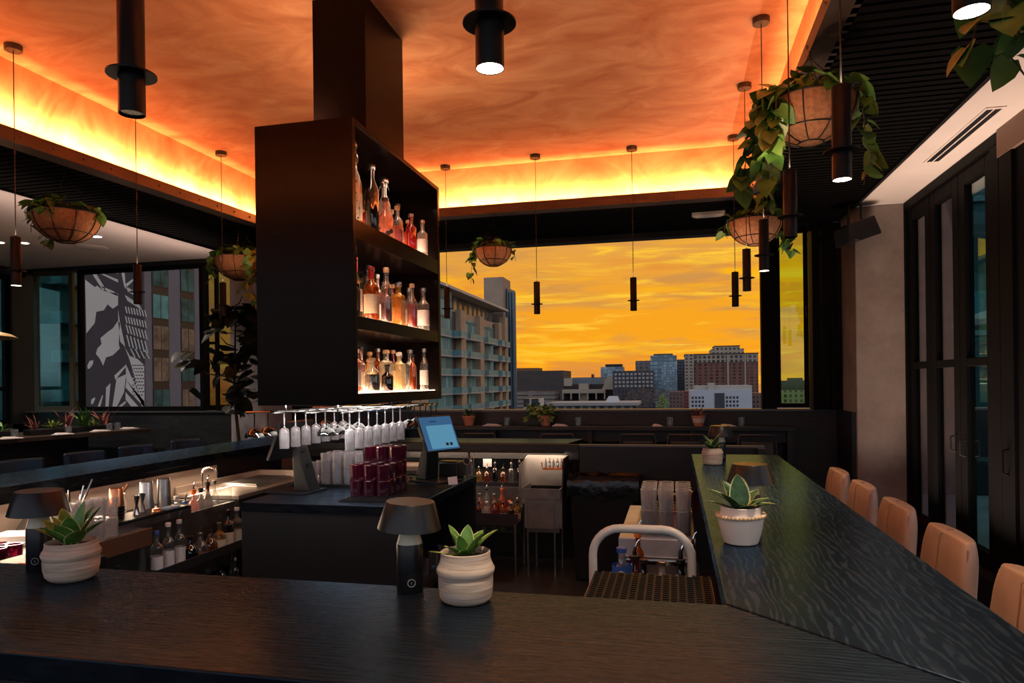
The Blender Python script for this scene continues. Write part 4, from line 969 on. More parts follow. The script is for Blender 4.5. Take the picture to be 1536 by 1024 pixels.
for k in range(7):
    hang(f0, -1.665, 3.36 + k * .115, 'clear flute hung upside down in the right row of the rack, %s from the front' % ORD[k], 'glass', 'flutes hanging from the rack')
for k in range(3):
    hang(c0, -2.215, (3.34, 3.47, 4.12)[k], 'smoked coupe glass on the outer left wire of the rack, %s from the front' % ORD[k], 'glass', 'coupes hanging from the rack')
for k in range(4):
    hang(c0, -1.87, 3.49 + k * .13, 'smoked coupe glass hung between the two flute rows, %s from the front' % ORD[k], 'glass', 'coupes hanging from the rack')
for k in range(6):
    hang(c0, -1.665, 4.185 + k * .107, 'smoked coupe glass at the far end of the rack by the screen, %s of six' % ORD[k], 'glass', 'coupes hanging from the rack')

# ------------------------------------------------------------------ on the island
def tumbler(mat, h=.085, r=.034):
    return MB().lathe([(r * .80, 0), (r * .84, .003), (r, h), (r * .93, h), (r * .76, .008)], 20, rib=.02, cap1=False).done('tumbler', mat, smooth=False)
t = thing('glass_tray', 'low black tray under the clear ribbed tumblers on the island', 'tray', (-2.08, 4.14, IZ), math.radians(0))
MB().box(-.21, .21, -.17, .17, 0, .010).box(-.21, .21, -.17, -.16, .01, .022).box(-.21, .21, .16, .17, .01, .022).box(-.21, -.2, -.16, .16, .01, .022).box(.2, .21, -.16, .16, .01, .022).done('body', 'plastic', t, smooth=False)
p = None
LV = ['bottom', 'second', 'third', 'top']
for i in range(3):
    for j in range(5):
        for l in range(2 if j == 0 else 3):
            if p is None: p = o = tumbler('ribglass')
            else: o = p.copy(); C.objects.link(o)
            o.location = (-2.245 + j * .078, 4.035 + i * .082, IZ + .011 + l * .057)
            tag(o, 'clear ribbed tumbler on the island: %s of the %s stack, %s row from front' % (LV[l], ORD[j], ORD[i]), 'glass', 'stacked clear tumblers on the island')
t = thing('bar_mat', 'black rubber bar mat under the purple glasses at the island edge', 'mat', (-1.59, 3.80, IZ))
m = MB().box(-.22, .22, -.30, .36, 0, .006)
for k in range(16): m.box(-.21, .21, -.29 + k * .04, -.275 + k * .04, .006, .011)
m.done('ribbed_top', 'rubber', t, smooth=False)
p = None
def pgl(h=.088, r=.036):
    return MB().lathe([(r * .86, 0), (r * .9, .004), (r * .93, h * .3), (r, h * .98), (r * .96, h), (r * .90, h * .96), (r * .8, .010)], 18, rib=.03, cap1=False).done('purple_tumbler', 'purple', smooth=False)
for i in range(4):
    for j in range(3):
        for l in range(2 if i < 2 else 3):
            if i < 2 and l == 1 and False: continue
            if p is None: p = o = pgl()
            else: o = p.copy(); C.objects.link(o)
            o.location = (-1.775 + j * .083, 3.655 + i * .085, IZ + .0115 + l * .089)
            tag(o, 'purple cut tumbler on the island: %s of the %s stack, %s row from front' % (LV[l], ORD[j], ORD[i]), 'glass', 'stacked purple tumblers on the island')
t = thing('copper_mug', 'small copper mug between the purple tumblers and the register', 'mug', (-1.71, 4.13, IZ))
MB().lathe([(.036, 0), (.038, .003), (.04, .075), (.037, .075), (.034, .006)], 20, cap1=False).done('body', 'copper', t)
MB().tube([(.038, 0, .06), (.062, 0, .055), (.065, 0, .03), (.038, 0, .018)], .004).done('handle', 'copper', t)

SCR = glow('lit_blue_screen', (.035, .10, .20), 1.0); SCR2 = glow('lit_screen_text_area', (.085, .24, .36), 1.0)
def register(label, loc, rz, lit):
    t = thing('point_of_sale_register', label, 'register', loc, rz)
    m = MB(); m.hexa([(-.02, -.10, .0), (.02, -.10, 0), (.02, .10, 0), (-.02, .10, 0), (-.07, -.07, .30), (-.05, -.07, .30), (-.05, .07, .30), (-.07, .07, .30)])
    # leaning stand
    m2 = MB(); m2.hexa([(-.13, -.055, .012), (-.02, -.055, .012), (-.02, .055, .012), (-.13, .055, .012), (-.03, -.05, .31), (.0, -.05, .31), (.0, .05, .31), (-.03, .05, .31)])
    m2.done('stand', 'satin', t, smooth=False, bevel=.006)
    MB().box(-.14, .15, -.11, .11, 0, .014).done('base', 'plastic', t, smooth=False, bevel=.004)
    # screen leaning back
    A = math.radians(24)
    s = MB().box(-.012, .012, -.15, .15, -.12, .13); s.xform(Matrix.Translation((.045, 0, .31)) @ Matrix.Rotation(-A, 4, 'Y'))
    so = s.done('screen', 'plastic', t, smooth=False, bevel=.004)
    if lit:
        T = Matrix.Translation((.045, 0, .31)) @ Matrix.Rotation(-A, 4, 'Y')
        q = MB().box(.0121, .0135, -.14, .14, -.11, .12); q.xform(T); q.done('display', SCR, so, smooth=False)
        q = MB().box(.0136, .0142, -.10, .13, -.10, .06); q.xform(T); q.done('text_area', SCR2, so, smooth=False)
        q = MB()
        for y_, z_ in ((.04, -.075), (.075, -.075)): q.box(.0143, .0147, y_ - .012, y_ + .012, z_ - .01, z_ + .01)
        q.box(.0136, .0142, -.06, -.0, .085, .09); q.xform(T); q.done('icon', plain('dark_icon', (.02, .05, .12), .4), so, smooth=False)
    else:
        T = Matrix.Translation((.045, 0, .31)) @ Matrix.Rotation(-A, 4, 'Y')
        q = MB().box(.0121, .0135, -.14, .14, -.11, .12); q.xform(T); q.done('display', plain('dark_blue_display', (.02, .035, .06), .15), so, smooth=False)
    return t
t = register('register with a lit blue screen on a black stand on the island', (-1.55, 4.34, IZ), math.radians(-28), True)
m = MB(); m.tube([(-.1, -.1, .02), (-.14, -.16, .05), (-.1, -.2, .03), (-.05, -.17, .06), (-.02, -.12, .05)], .005, 6); m.done('cable', 'rubber', t)
t2 = register('register seen from behind on a leaning slab stand beside the clear tumblers', (-2.235, 3.80, IZ), math.radians(172), False)
m = MB()
for k, (z, s) in enumerate(((.24, 1), (.15, .7))):
    xx = -.13 + (z - .012) / .298 * .10 - .0045
    m.add([(xx, -.02 * s, z), (xx, .02 * s, z + .006), (xx + .006, .012 * s, z + .022), (xx + .006, -.008 * s, z + .026)], [(0, 1, 2, 3)])
m.done('emblem', plain('dark_emblem', (.003, .003, .003), .3), t2, smooth=False)
t = thing('receipt_printer', 'black receipt printer beside the lit register on the island', 'printer', (-1.505, 4.565, IZ), math.radians(-4))
MB().box(-.075, .075, -.065, .065, 0, .11).done('body', 'plastic', t, smooth=False, bevel=.012); MB().box(-.06, .06, -.064, .0, .111, .114).done('lid', 'satin', t, smooth=False)
o = MB().box(-.035, .035, -.002, .002, 0, .05).done('reservation_card', 'card', loc=(-1.375, 4.205, IZ + .001), smooth=False); o.rotation_euler = (math.radians(-10), 0, math.radians(55)); tag(o, 'small white card standing in front of the lit register', 'card')
t = thing('tool_jar', 'clear jar of bar tools with a dark muddler on the island corner', 'jar', (-1.382, 4.595, IZ)); t.scale = (.8,) * 3
MB().lathe([(.036, 0), (.04, .004), (.042, .11), (.039, .11), (.035, .008)], 20, cap1=False).done('jar_body', 'glass', t)
MB().tube([(.0, .01, .015), (-.012, .02, .20)], [.012, .009], 8).ball((-.012, .02, .205), .013).done('muddler', plain('dark_purple_muddler', (.05, .02, .035), .5), t)
MB().tube([(.012, -.01, .01), (.045, .0, .19)], .003, 6).ball((.046, 0, .195), .007).done('bar_spoon', 'gold', t)
m = MB(); m.ring((0, 0, 0), .030, .004, 20); m.xform(Matrix.Translation((-.02, -.02, .135)) @ Matrix.Rotation(PI / 2, 4, 'X')); m.tube([(-.02, -.02, .105), (-.01, -.01, .012)], .004, 6); m.done('strainer', 'steel', t)

# ------------------------------------------------------------------ table lamps
def table_lamp(label, loc, tilt=0.):
    t = thing('table_lamp', label, 'lamp', loc, 0, 'black cordless table lamps')
    MB().lathe([(.033, 0), (.035, .003), (.035, .126), (.034, .128)], 32).done('stem', 'satin', t)
    MB().lathe([(.034, .128), (.025, .160), (.022, .21)], 32, cap0=False).done('neck', 'lamp_glow', t)
    s = MB().lathe([(.0828, .168), (.084, .168), (.0645, .2365), (.0630, .2385), (.001, .2385)], 40, cap0=False, cap1=False)
    s.lathe([(.0826, .169), (.063, .233), (.001, .236)], 40, cap0=False, cap1=False)
    s.xform(Matrix.Translation((0, 0, .168)) @ Matrix.Rotation(tilt, 4, 'Y') @ Matrix.Translation((0, 0, -.168)))
    s.done('lamp_shade', 'satin', t, ang=25)
    m = MB(); m.tube([(.010 * math.cos(a * PI / 6), -.0352, .03 + .010 * math.sin(a * PI / 6)) for a in range(12)], .0012, 5, closed=True).tube([(0, -.0358, .027), (0, -.0358, .033)], .0012, 5); m.xform(Matrix.Rotation(math.radians(28), 4, 'Z')); m.done('touch_mark', plain('grey_mark', (.2, .2, .2), .5), t)
    return t
table_lamp('black table lamp with a flared shade in the middle of the front counter', (-.690, 1.732, ZC), math.radians(3))
table_lamp('black table lamp behind the squat stoneware pot at the left end of the front counter', (-1.895, 1.735, ZC), math.radians(1))
table_lamp('black table lamp behind the white beaded pot on the stool side counter', (.268, 2.70, ZC))
table_lamp('black table lamp at the far end of the stool side counter behind the smallest pot', (.30, 4.93, ZC))

# ------------------------------------------------------------------ potted plants
def blade(m, az, el, L, W, droop=.3, fold=.35, n=8, base=(0, 0, 0), roll=0.):
    """succulent blade; material 0 = face, 1 = pale margin"""
    d = Vector((math.cos(az), math.sin(az), 0)); side = Vector((-math.sin(az), math.cos(az), 0))
    p = Vector(base); e = el
    rows = []
    for i in range(n + 1):
        t = i / n
        w = W * (math.sin(PI * (.22 + .78 * t)) ** .75 if t < 1 else 0.) * (1 if t > .2 else .85)
        up = Vector((-d.x * math.sin(e), -d.y * math.sin(e), math.cos(e)))
        rows.append([p - side * w + up * w * fold, p - side * w * .88 + up * w * fold * .84, p, p + side * w * .88 + up * w * fold * .84, p + side * w + up * w * fold])
        p = p + (d * math.cos(e) + Vector((0, 0, 1)) * math.sin(e)) * (L / n); e -= droop / n
    b = len(m.v); m.v += [tuple(v) for r in rows for v in r]
    for i in range(n):
        for j in range(4):
            q = b + i * 5 + j
            m.f.append([q, q + 1, q + 6, q + 5]); m.mi.append(1 if j in (0, 3) else 0)
POTS = {
 'tall': [(.052, 0), (.060, .004), (.066, .012), (.069, .035), (.0695, .062), (.0685, .066), (.071, .070), (.0735, .077), (.074, .083), (.070, .090), (.0655, .100), (.063, .110), (.0635, .124), (.060, .126), (.057, .122), (.056, .108)],
 'squat': [(.050, 0), (.058, .004), (.067, .015), (.0715, .035), (.0725, .055), (.0715, .062), (.0745, .068), (.0765, .075), (.0745, .082), (.069, .090), (.0665, .099), (.067, .108), (.064, .110), (.060, .106), (.058, .094)],
 'bead': [(.048, 0), (.055, .003), (.061, .02), (.070, .055), (.0735, .082), (.074, .092), (.069, .098), (.0655, .104), (.0655, .122), (.062, .124), (.059, .118), (.058, .106)],
 'small': [(.052, 0), (.060, .006), (.064, .03), (.0645, .06), (.068, .075), (.067, .084), (.060, .096), (.060, .106), (.056, .107), (.053, .095)]}
def potted(nm, label, loc, kind, mat, leaves, lm, rim, group=None, beads=False, lscale=1.):
    t = thing(nm, label, 'potted plant', loc, random.random() * .01, group)
    prof = POTS[kind]
    pm = MB().lathe(prof, 40, cap1=False)
    pm.done('pot', mat, t)
    zs = prof[-1][1]
    MB().lathe([(.0005, zs + .004), (prof[-1][0] + .003, zs)], 24, cap0=False, cap1=False).done('soil', 'soil', t)
    m = MB()
    for (az, el, L, W, dr) in leaves:
        a = math.radians(az); blade(m, a, math.radians(el), L * lscale, W * lscale, dr, base=(.010 * math.cos(a), .010 * math.sin(a), zs))
    m.done('leaves', [lm, 'leafedge'], t, ang=60)
    if beads:
        b_ = MB()
        for k in range(38):
            a = 2 * PI * k / 38
            b_.ball((.0765 * math.cos(a), .0765 * math.sin(a), .0945 + .003 * math.sin(a + 1.2)), .0068, 8, 5)
        b_.done('bead_string', 'bead', t)
    return t
potted('potted_succulent', 'round ribbed stoneware pot of green succulent on the front counter, beside the middle table lamp', (-.521, 1.685, ZC), 'tall', 'pot',
       [(212, 18, .11, .010, .1), (160, 66, .11, .022, .2), (235, 42, .085, .026, .3), (265, 70, .085, .024, .15), (95, 75, .10, .026, .2), (300, 40, .08, .028, .3), (20, 50, .125, .024, .3), (340, 58, .11, .028, .2), (60, 55, .10, .026, .3), (185, 70, .085, .024, .1), (285, 30, .07, .028, .2), (250, 25, .065, .027, .2)], 'leaf', .06, lscale=.82)
potted('potted_succulent', 'squat pale stoneware pot of spiky succulent at the left end of the front counter', (-1.700, 1.66, ZC), 'squat', 'pot',
       [(178, 42, .12, .022, .2), (150, 55, .13, .024, .2), (215, 40, .10, .024, .2), (250, 50, .10, .030, .25), (285, 55, .10, .032, .2), (90, 75, .13, .024, .1), (35, 62, .135, .026, .15), (5, 45, .125, .024, .3), (330, 38, .11, .028, .2), (200, 66, .10, .026, .1), (60, 70, .12, .026, .2), (310, 62, .115, .028, .2), (120, 60, .11, .026, .2)], 'leaf', .067)
potted('potted_succulent', 'smooth white pot ringed with wooden beads, holding a striped succulent', (.212, 2.455, ZC), 'bead', 'potw',
       [(165, 45, .13, .026, .5), (190, 25, .12, .014, .3), (100, 80, .125, .036, .15), (80, 70, .12, .030, .2), (250, 35, .075, .026, .3), (300, 30, .08, .026, .3), (20, 35, .115, .020, .6), (350, 28, .11, .024, .5), (45, 50, .11, .022, .5), (215, 48, .105, .028, .3), (130, 60, .12, .028, .3)], 'leafdark', .065, beads=True)
potted('potted_succulent', 'small tan stoneware pot of bushy succulent at the far end of the counter', (.235, 4.70, ZC), 'small', 'pot',
       [(k * 47, 30 + (k * 31) % 50, .075 + .02 * (k % 3), .024, .4) for k in range(16)], 'leafdark', .06)
# ------------------------------------------------------------------ pendant lamps
PZ0 = 2.241
def pendant_proto(lit):
    t = thing('pendant_lamp', '-', 'lamp', (0, 0, PZ0))
    MB().lathe([(.0285, 0), (.0285, .29), (.027, .293), (.006, .295)], 32, cap0=False).lathe([(.0265, .0), (.0285, .0)], 32, cap0=False, cap1=False).done('tube', 'pend', t)
    MB().lathe([(.0285, .088), (.053, .088), (.053, .092), (.0285, .092)], 36, cap0=False, cap1=False).done('collar_disc', 'pend', t)
    MB().tube([(0, 0, .29), (0, 0, CZ - PZ0 - .02)], .0028, 8).done('cord', 'black', t)
    MB().lathe([(.0, CZ - PZ0 - .034), (.046, CZ - PZ0 - .034), (.048, CZ - PZ0 - .03), (.048, CZ - PZ0)], 28).done('canopy', 'blackmetal', t)
    if lit: MB().lathe([(.0005, .001), (.0275, .0015)], 28, cap0=False, cap1=False).done('lens', 'lamp_on', t)
    else: MB().lathe([(.0005, .004), (.0268, .0045)], 28, cap0=False, cap1=False).done('lens', 'lamp_off', t)
    return t
PEND = [  # x, y, lit, label
 (-.348, 1.33, 1, 'lit black cylinder pendant over the middle of the front counter'),
 (-1.196, 1.345, 0, 'unlit black cylinder pendant over the front counter, hung in front of the left cove'),
 (.50, 1.331, 1, 'lit black cylinder pendant over the corner of the front counter, beside trailing leaves'),
 (.519, 2.355, 1, 'lit black cylinder pendant over the stool side counter, nearest one hung before the big basket'),
 (.503, 3.246, 0, 'unlit black cylinder pendant over the stool side counter in front of the big hanging basket'),
 (.509, 4.21, 1, 'lit black cylinder pendant hung in front of the smaller basket by the opening post'),
 (.503, 5.12, 0, 'black cylinder pendant whose tube shows just under the smaller basket by the opening post'),
 (.512, 6.18, 0, 'farthest black cylinder pendant of the stool side row, left of the smaller basket'),
 (-.344, 6.23, 0, 'black cylinder pendant against the sunset, right of its fellow in the opening'),
 (-1.212, 6.22, 0, 'black cylinder pendant against the sunset beside the centre hanging basket'),
 (-2.10, 6.30, 0, 'black cylinder pendant in front of the balcony apartment block beside the bottle cabinet'),
 (-3.88, 5.40, 0, 'dark cylinder pendant by the olive leaves left of the bottle cabinet'),
 (-3.90, 4.42, 0, 'dark cylinder pendant in front of the mural window'),
 (-3.86, 3.40, 1, 'lit cylinder pendant at the far left in front of the white ceiling')]
pp = {}
for x, y, lit, lb in PEND:
    if lit not in pp:
        o = pp[lit] = pendant_proto(lit); o.location = (x, y, PZ0); o['label'] = lb; o['group'] = 'cylinder pendants over the bar'
    else: dup(pp[lit], (x, y, PZ0), 0, lb)
    spot('pendant_top_fill', (x, y, PZ0 + .30), 8, (1, .66, .40), 165, .5).rotation_euler = (PI, 0, 0)  # unseen upward spots added to brighten the middle of the ceiling
    if lit: spot('pendant_beam', (x, y, PZ0 - .004), 46 if y < 3 else 36, (1, .80, .56), 110, .8)

# ------------------------------------------------------------------ hanging baskets
def pleaf(m, p, d, s, rnd, mi):
    """heart shaped pothos leaf hanging from p towards d"""
    d = d.normalized(); up = Vector((rnd.gauss(0, .4), rnd.gauss(0, .4), 1)).normalized()
    sd = d.cross(up)
    if sd.length < .1: sd = d.orthogonal()
    sd.normalize(); n = sd.cross(d).normalized()
    f = rnd.uniform(.10, .28)
    def q(a, b_): return p + d * (a * s) + sd * (b_ * s) + n * (abs(b_) * f * s - .25 * a * a * s * .4)
    vs = [q(0, 0), q(-.10, .26), q(.12, .44), q(.45, .40), q(.78, .20), q(1.02, 0), q(.78, -.20), q(.45, -.40), q(.12, -.44), q(-.10, -.26), q(.45, 0), q(.15, 0)]
    m.m = mi
    m.add(vs, [(0, 1, 2, 11), (11, 2, 3, 10), (10, 3, 4), (10, 4, 5), (10, 5, 6), (10, 6, 7), (11, 10, 7, 8), (0, 11, 8, 9)])
def basket(label, x, y, zr, D, trails, seed, nleaf=60, ls=.075, mats=('pothos', 'pothos2'), bias=None, hook=SZ, spread=1.05, bowlmat='coir'):
    rnd = random.Random(seed)
    t = thing('hanging_basket', label, 'hanging plant', (x, y, zr), rnd.uniform(0, 1))
    t.rotation_euler = (0, 0, 0)
    R = D / 2; dep = R * .92
    prof = [(max(.001, R * math.sin(a)), -dep * math.cos(a) if a < PI / 2 else 0) for a in [PI / 2 * i / 9 for i in range(1, 10)]]
    MB().lathe([(.001, -dep)] + prof + [(R * 1.0, .006), (R * .93, .006), (R * .9, -.03)], 32, cap1=True).done('coir_bowl', bowlmat, t)
    m = MB(); RR = R * 1.015
    m.ring((0, 0, .004), RR, .0042); 
    a1 = math.radians(48); m.ring((0, 0, -dep * 1.012 * math.cos(a1)), RR * math.sin(a1), .0035); a2 = math.radians(16); m.ring((0, 0, -dep * 1.015 * math.cos(a2)), RR * math.sin(a2), .0035, 16)
    for k in range(9):
        az = 2 * PI * k / 9 + .2
        m.tube([(RR * math.sin(a) * math.cos(az), RR * math.sin(a) * math.sin(az), -dep * 1.012 * math.cos(a)) for a in [math.radians(16 + 74 * i / 7) for i in range(8)]], .0032, 5)
    m.done('wire_frame', 'wire', t)
    m = MB()
    for k in range(3):
        az = 2 * PI * k / 3 + 1.0
        m.tube([(RR * math.cos(az), RR * math.sin(az), 0), (0, 0, hook - zr - .03)], .0022, 5)
    m.tube([(0, 0, hook - zr - .035), (0, 0, hook - zr)], .004, 6)
    m.done('chain', 'wire', t)
    m = MB(); st = MB()
    for k in range(nleaf):
        az = rnd.uniform(0, 2 * PI) if bias is None or rnd.random() < .5 else rnd.gauss(bias, .7)
        q = R * rnd.uniform(.25, spread); h = rnd.uniform(.005, .11) * (1.25 - q / R) + .03 * rnd.random()
        p = Vector((q * math.cos(az), q * math.sin(az), h + .01))
        st.tube([(q * .3 * math.cos(az), q * .3 * math.sin(az), -.005), (q * .7 * math.cos(az), q * .7 * math.sin(az), h + .03), tuple(p)], .0016, 4)
        pleaf(m, p, Vector((math.cos(az + rnd.gauss(0, .6)), math.sin(az + rnd.gauss(0, .6)), rnd.uniform(-1.1, .5))), ls * rnd.uniform(.65, 1.2), rnd, 1 if rnd.random() < .25 else 0)
    for az, Ln, nl in trails:
        ca, sa = math.cos(az), math.sin(az)
        pts = [Vector((R * .6 * ca, R * .6 * sa, .02)), Vector((R * 1.0 * ca, R * 1.0 * sa, .045)), Vector((R * 1.15 * ca, R * 1.15 * sa, -.02))]
        stp = .05; w = Vector((R * 1.15 * ca, R * 1.15 * sa, -.02))
        while -w.z < Ln:
            w = w + Vector((rnd.gauss(0, .012), rnd.gauss(0, .012), -stp)); pts.append(w.copy())
        st.tube(pts, .0022, 5)
        for k in range(nl):
            p = pts[min(len(pts) - 1, 1 + int((len(pts) - 2) * (k + rnd.random()) / nl))]
            a = rnd.uniform(0, 2 * PI)
            pleaf(m, p + Vector((.012 * math.cos(a), .012 * math.sin(a), 0)), Vector((math.cos(a), math.sin(a), rnd.uniform(-1.6, -.2))), ls * rnd.uniform(.7, 1.25), rnd, 1 if rnd.random() < .25 else 0)
    st.done('stems', 'stem', t); m.done('foliage', list(mats), t, ang=80)
    return t
basket('hanging coir basket with sparse trailing leaves at the left, in front of the white ceiling', -4.28, 4.17, 2.875, .44, [(2.9, .20, 8), (3.3, .12, 5), (.2, .03, 2), (4.2, .02, 5), (5.0, .02, 5)], 3, 95, .08, bias=3.6)
basket('hanging basket of olive leaves in the shadow beside the bottle cabinet', -4.12, 6.0, 2.86, .46, [(-.5, .50, 14), (-.8, .42, 12), (-2.2, .22, 8), (-2.6, .15, 6)], 5, 80, .085, ('pothos', 'pothos2'))
basket('small hanging coir basket against the sunset in the middle of the opening', -1.69, 6.5, 2.905, .35, [(3.3, .28, 7), (3.0, .10, 5), (.1, .10, 5)], 11, 44, .08, bias=3.2)
basket('hanging coir basket at the top of the opening post, leaves trailing beside it', .705, 6.42, 3.0, .45, [(3.0, .10, 6), (-.1, .28, 12), (.15, .22, 10), (.4, .18, 8)], 17, 60, .085, ('pothos', 'leafdark'), bias=-.2)
basket('large hanging basket with a long cascade of leaves over the stool side counter', .655, 3.6, 2.945, .42, [(2.7, .22, 16), (3.0, .40, 30), (3.3, .48, 32), (3.6, .32, 24), (-2.4, .24, 16), (0.1, .36, 9), (-.25, .40, 9)], 23, 130, .09, bias=3.2)
basket('hanging plant cut off by the top corner of the picture above the pale soffit', 0.90, 2.10, 2.90, .42, [(4.0, .44, 20), (4.15, .52, 26), (4.35, .54, 26), (4.6, .54, 24), (4.9, .5, 18)], 31, 60, .085, bias=4.8)

# ------------------------------------------------------------------ tan stools
def stool(label, loc):
    t = thing('bar_stool', label, 'bar stool', loc, 0, 'tan leather stools along the counter')
    # backrest leaning away from the bar, padded: slightly bowed front, rounded top corners
    m = MB(); H0, H1, W = .66, 1.062, .215
    n = 8
    def ringp(z):
        f = (z - H0) / (H1 - H0)
        w = W * (1 - .09 * f ** 2) ; x0 = .045 * f; th = .085 - .012 * f
        if f > .93: w -= .018; x0 += .008; th -= .02
        return [(x0 + .006, -w - .004), (x0 - .002, -w * .86), (x0 - .004, 0), (x0 - .002, w * .86), (x0 + .006, w + .004), (x0 + th, w + .002), (x0 + th + .01, 0), (x0 + th, -w - .002)]
    zs = [H0, H0 + .01, H0 + .12, H0 + .25, H1 - .06, H1 - .012, H1]
    rows = [[(x, y, z) for x, y in ringp(z)] for z in zs]
    vs = [p for r in rows for p in r]; fs = []
    for i in range(len(zs) - 1):
        for k in range(8):
            fs.append((i * 8 + k, (i + 1) * 8 + k, (i + 1) * 8 + (k + 1) % 8, i * 8 + (k + 1) % 8))
    fs.append(tuple(range(8))); fs.append(tuple((len(zs) - 1) * 8 + k for k in range(8))[::-1])
    m.add(vs, fs)
    bk = m.done('backrest', 'tan', t, ang=180)
    sb = bk.modifiers.new('upholstery', 'SUBSURF'); sb.levels = 2; sb.render_levels = 2
    s = MB()
    s.tube([(-.006 + .045 * ((z - H0) / (H1 - H0)), 0, z) for z in (H0 + .02, H0 + .15, H0 + .3, H1 - .02)] + [(.03 + .04, 0, H1 + .003), (.085, 0, H1 + .003)], .0018, 5)
    for y in (-1, 1):
        s.tube([(.018 + .045 * ((z - H0) / (H1 - H0)), y * (W * (1 - .09 * ((z - H0) / (H1 - H0)) ** 2) - .006), z) for z in (H0 + .03, H0 + .15, H0 + .3, H1 - .03)], .0022, 5)
    s.done('seam', 'seam', bk)
    MB().box(-.36, .05, -.21, .21, .66, .74).done('seat', 'tan', t, bevel=.02, smooth=True)
    for sx, sy in ((-.33, -.18), (-.33, .18), (.05, -.18), (.05, .18)):
        MB().cyl((sx, sy, .66), (sx * 1.05, sy * 1.06, 0), .016, .012, 10).done('leg', 'blackmetal', t)
    MB().tube([(-.335, -.185, .25), (-.335, .185, .25)], .009).tube([(.05, -.185, .25), (.05, .185, .25)], .009).done('footrest', 'blackmetal', t)
    return t
s0 = None
for y, lb in ((4.60, 'tan leather bar stool at the far end of the counter, farthest from the camera'), (4.03, 'tan leather bar stool second from the far end of the counter'), (3.44, 'tan leather bar stool in the middle of the row along the counter'),
              (2.83, 'tan leather bar stool second nearest, in front of the glazed doors'), (2.21, 'tan leather bar stool nearest the camera, cut off by the picture edge')):
    if s0 is None: s0 = stool(lb, (.90, y, 0))
    else: dup(s0, (.90, y, 0), 0, lb)

# ------------------------------------------------------------------ blue seats on the far side
def blue_chair(label, loc, rz):
    t = thing('bar_chair', label, 'bar chair', loc, rz, 'dark blue chairs at the far counter')
    m = MB(); pts = []
    n = 8
    vs, fs = [], []
    for i in range(n + 1):
        a = math.radians(-62 + 124 * i / n)
        for (r, z) in ((.20, .72), (.215, 1.08), (.19, 1.085), (.175, .72)):
            vs.append((-.20 + .02 + r * math.cos(a) * 1.0 - .0, r * 1.08 * math.sin(a), z))
    for i in range(n):
        for k in range(4): fs.append((i * 4 + k, i * 4 + (k + 1) % 4, (i + 1) * 4 + (k + 1) % 4, (i + 1) * 4 + k))
    fs += [(0, 1, 2, 3), tuple(n * 4 + k for k in (3, 2, 1, 0))]
    m.add(vs, fs); m.xform(Matrix.Rotation(PI, 4, 'Z')); m.done('backrest', 'blueseat', t, bevel=.008)
    m = MB(); m.tube([(.18 - .21 * math.cos(math.radians(-62 + 124 * i / n)), -.225 * math.sin(math.radians(-62 + 124 * i / n)), 1.085) for i in range(n + 1)], .008, 6); m.done('top_rail', plain('slate_blue_piping', (.03, .055, .085), .5) if 'slate_blue_piping' not in bpy.data.materials else bpy.data.materials['slate_blue_piping'], t)
    MB().box(-.02, .36, -.2, .2, .66, .73).done('seat', 'blueseat', t, bevel=.02)
    for sx, sy in ((.02, -.17), (.02, .17), (.33, -.17), (.33, .17)): MB().cyl((sx, sy, .66), (sx, sy * 1.08, 0), .014, .011, 8).done('leg', 'blackmetal', t)
    return t
b0 = None
for y, lb in ((4.15, 'dark blue bar chair nearest the picture edge behind the far counter'), (4.74, 'dark blue bar chair second along behind the far counter'), (5.30, 'dark blue bar chair third along behind the far counter, below the mural window'), (5.95, 'dark blue bar chair nearest the concrete column behind the far counter')):
    if b0 is None: b0 = blue_chair(lb, (-4.78, y, 0), 0)
    else: dup(b0, (-4.78, y, 0), 0, lb)

# ------------------------------------------------------------------ window ledge and its seats
t = thing('window_ledge_counter', 'long dark ledge counter under the sunset opening', 'counter', (-.95, 7.42, 0))
MB().box(-3.05, 1.16, 7.27, 7.59, 1.105, 1.145).done('worktop', 'blackwood', t, world=True, smooth=False, bevel=.003)
m = MB().box(-3.0, 1.12, 7.40, 7.43, .98, 1.105)
for x in (-3.0, -1.95, -.9, .15, 1.08): m.box(x, x + .05, 7.30, 7.59, 0, 1.105)
m.done('bracket', 'black', t, world=True, smooth=False)
def ledge_chair(label, x):
    t = thing('high_chair', label, 'bar chair', (x, 6.98, 0), 0, 'black chairs under the window ledge')
    MB().box(-.15, .15, -.015, .015, .80, 1.02).done('backrest', plain('charcoal_leather', (.02, .02, .023), .5) if 'charcoal_leather' not in bpy.data.materials else bpy.data.materials['charcoal_leather'], t, bevel=.01)
    m = MB(); m.tube([(-.17, 0, .62), (-.17, 0, 1.06), (-.155, 0, 1.085), (.155, 0, 1.085), (.17, 0, 1.06), (.17, 0, .62)], .011, 8); m.done('back_frame', plain('grey_tube', (.05, .048, .052), .4, .5) if 'grey_tube' not in bpy.data.materials else bpy.data.materials['grey_tube'], t)
    MB().box(-.18, .18, 0, .27, .62, .68).done('seat', bpy.data.materials['charcoal_leather'], t, bevel=.015)
    for sx, sy in ((-.165, .02), (.165, .02), (-.165, .25), (.165, .25)): MB().cyl((sx, sy, .62), (sx * 1.06, sy, 0), .011, seg=8).done('leg', 'blackmetal', t)
    return t
b0 = None
for x, lb in ((-1.99, 'black high chair under the window ledge, behind the lit register'), (-1.17, 'black high chair under the window ledge, below the bushy terracotta pot'), (-.36, 'black high chair under the window ledge, between the bushy pot and the striped pot'), (.10, 'black high chair under the window ledge, just left of the striped pot'), (.76, 'black high chair under the window ledge, at its end by the opening post')):
    if b0 is None: b0 = ledge_chair(lb, x)
    else: dup(b0, (x, 6.98, 0), 0, lb)
ZL = 1.146
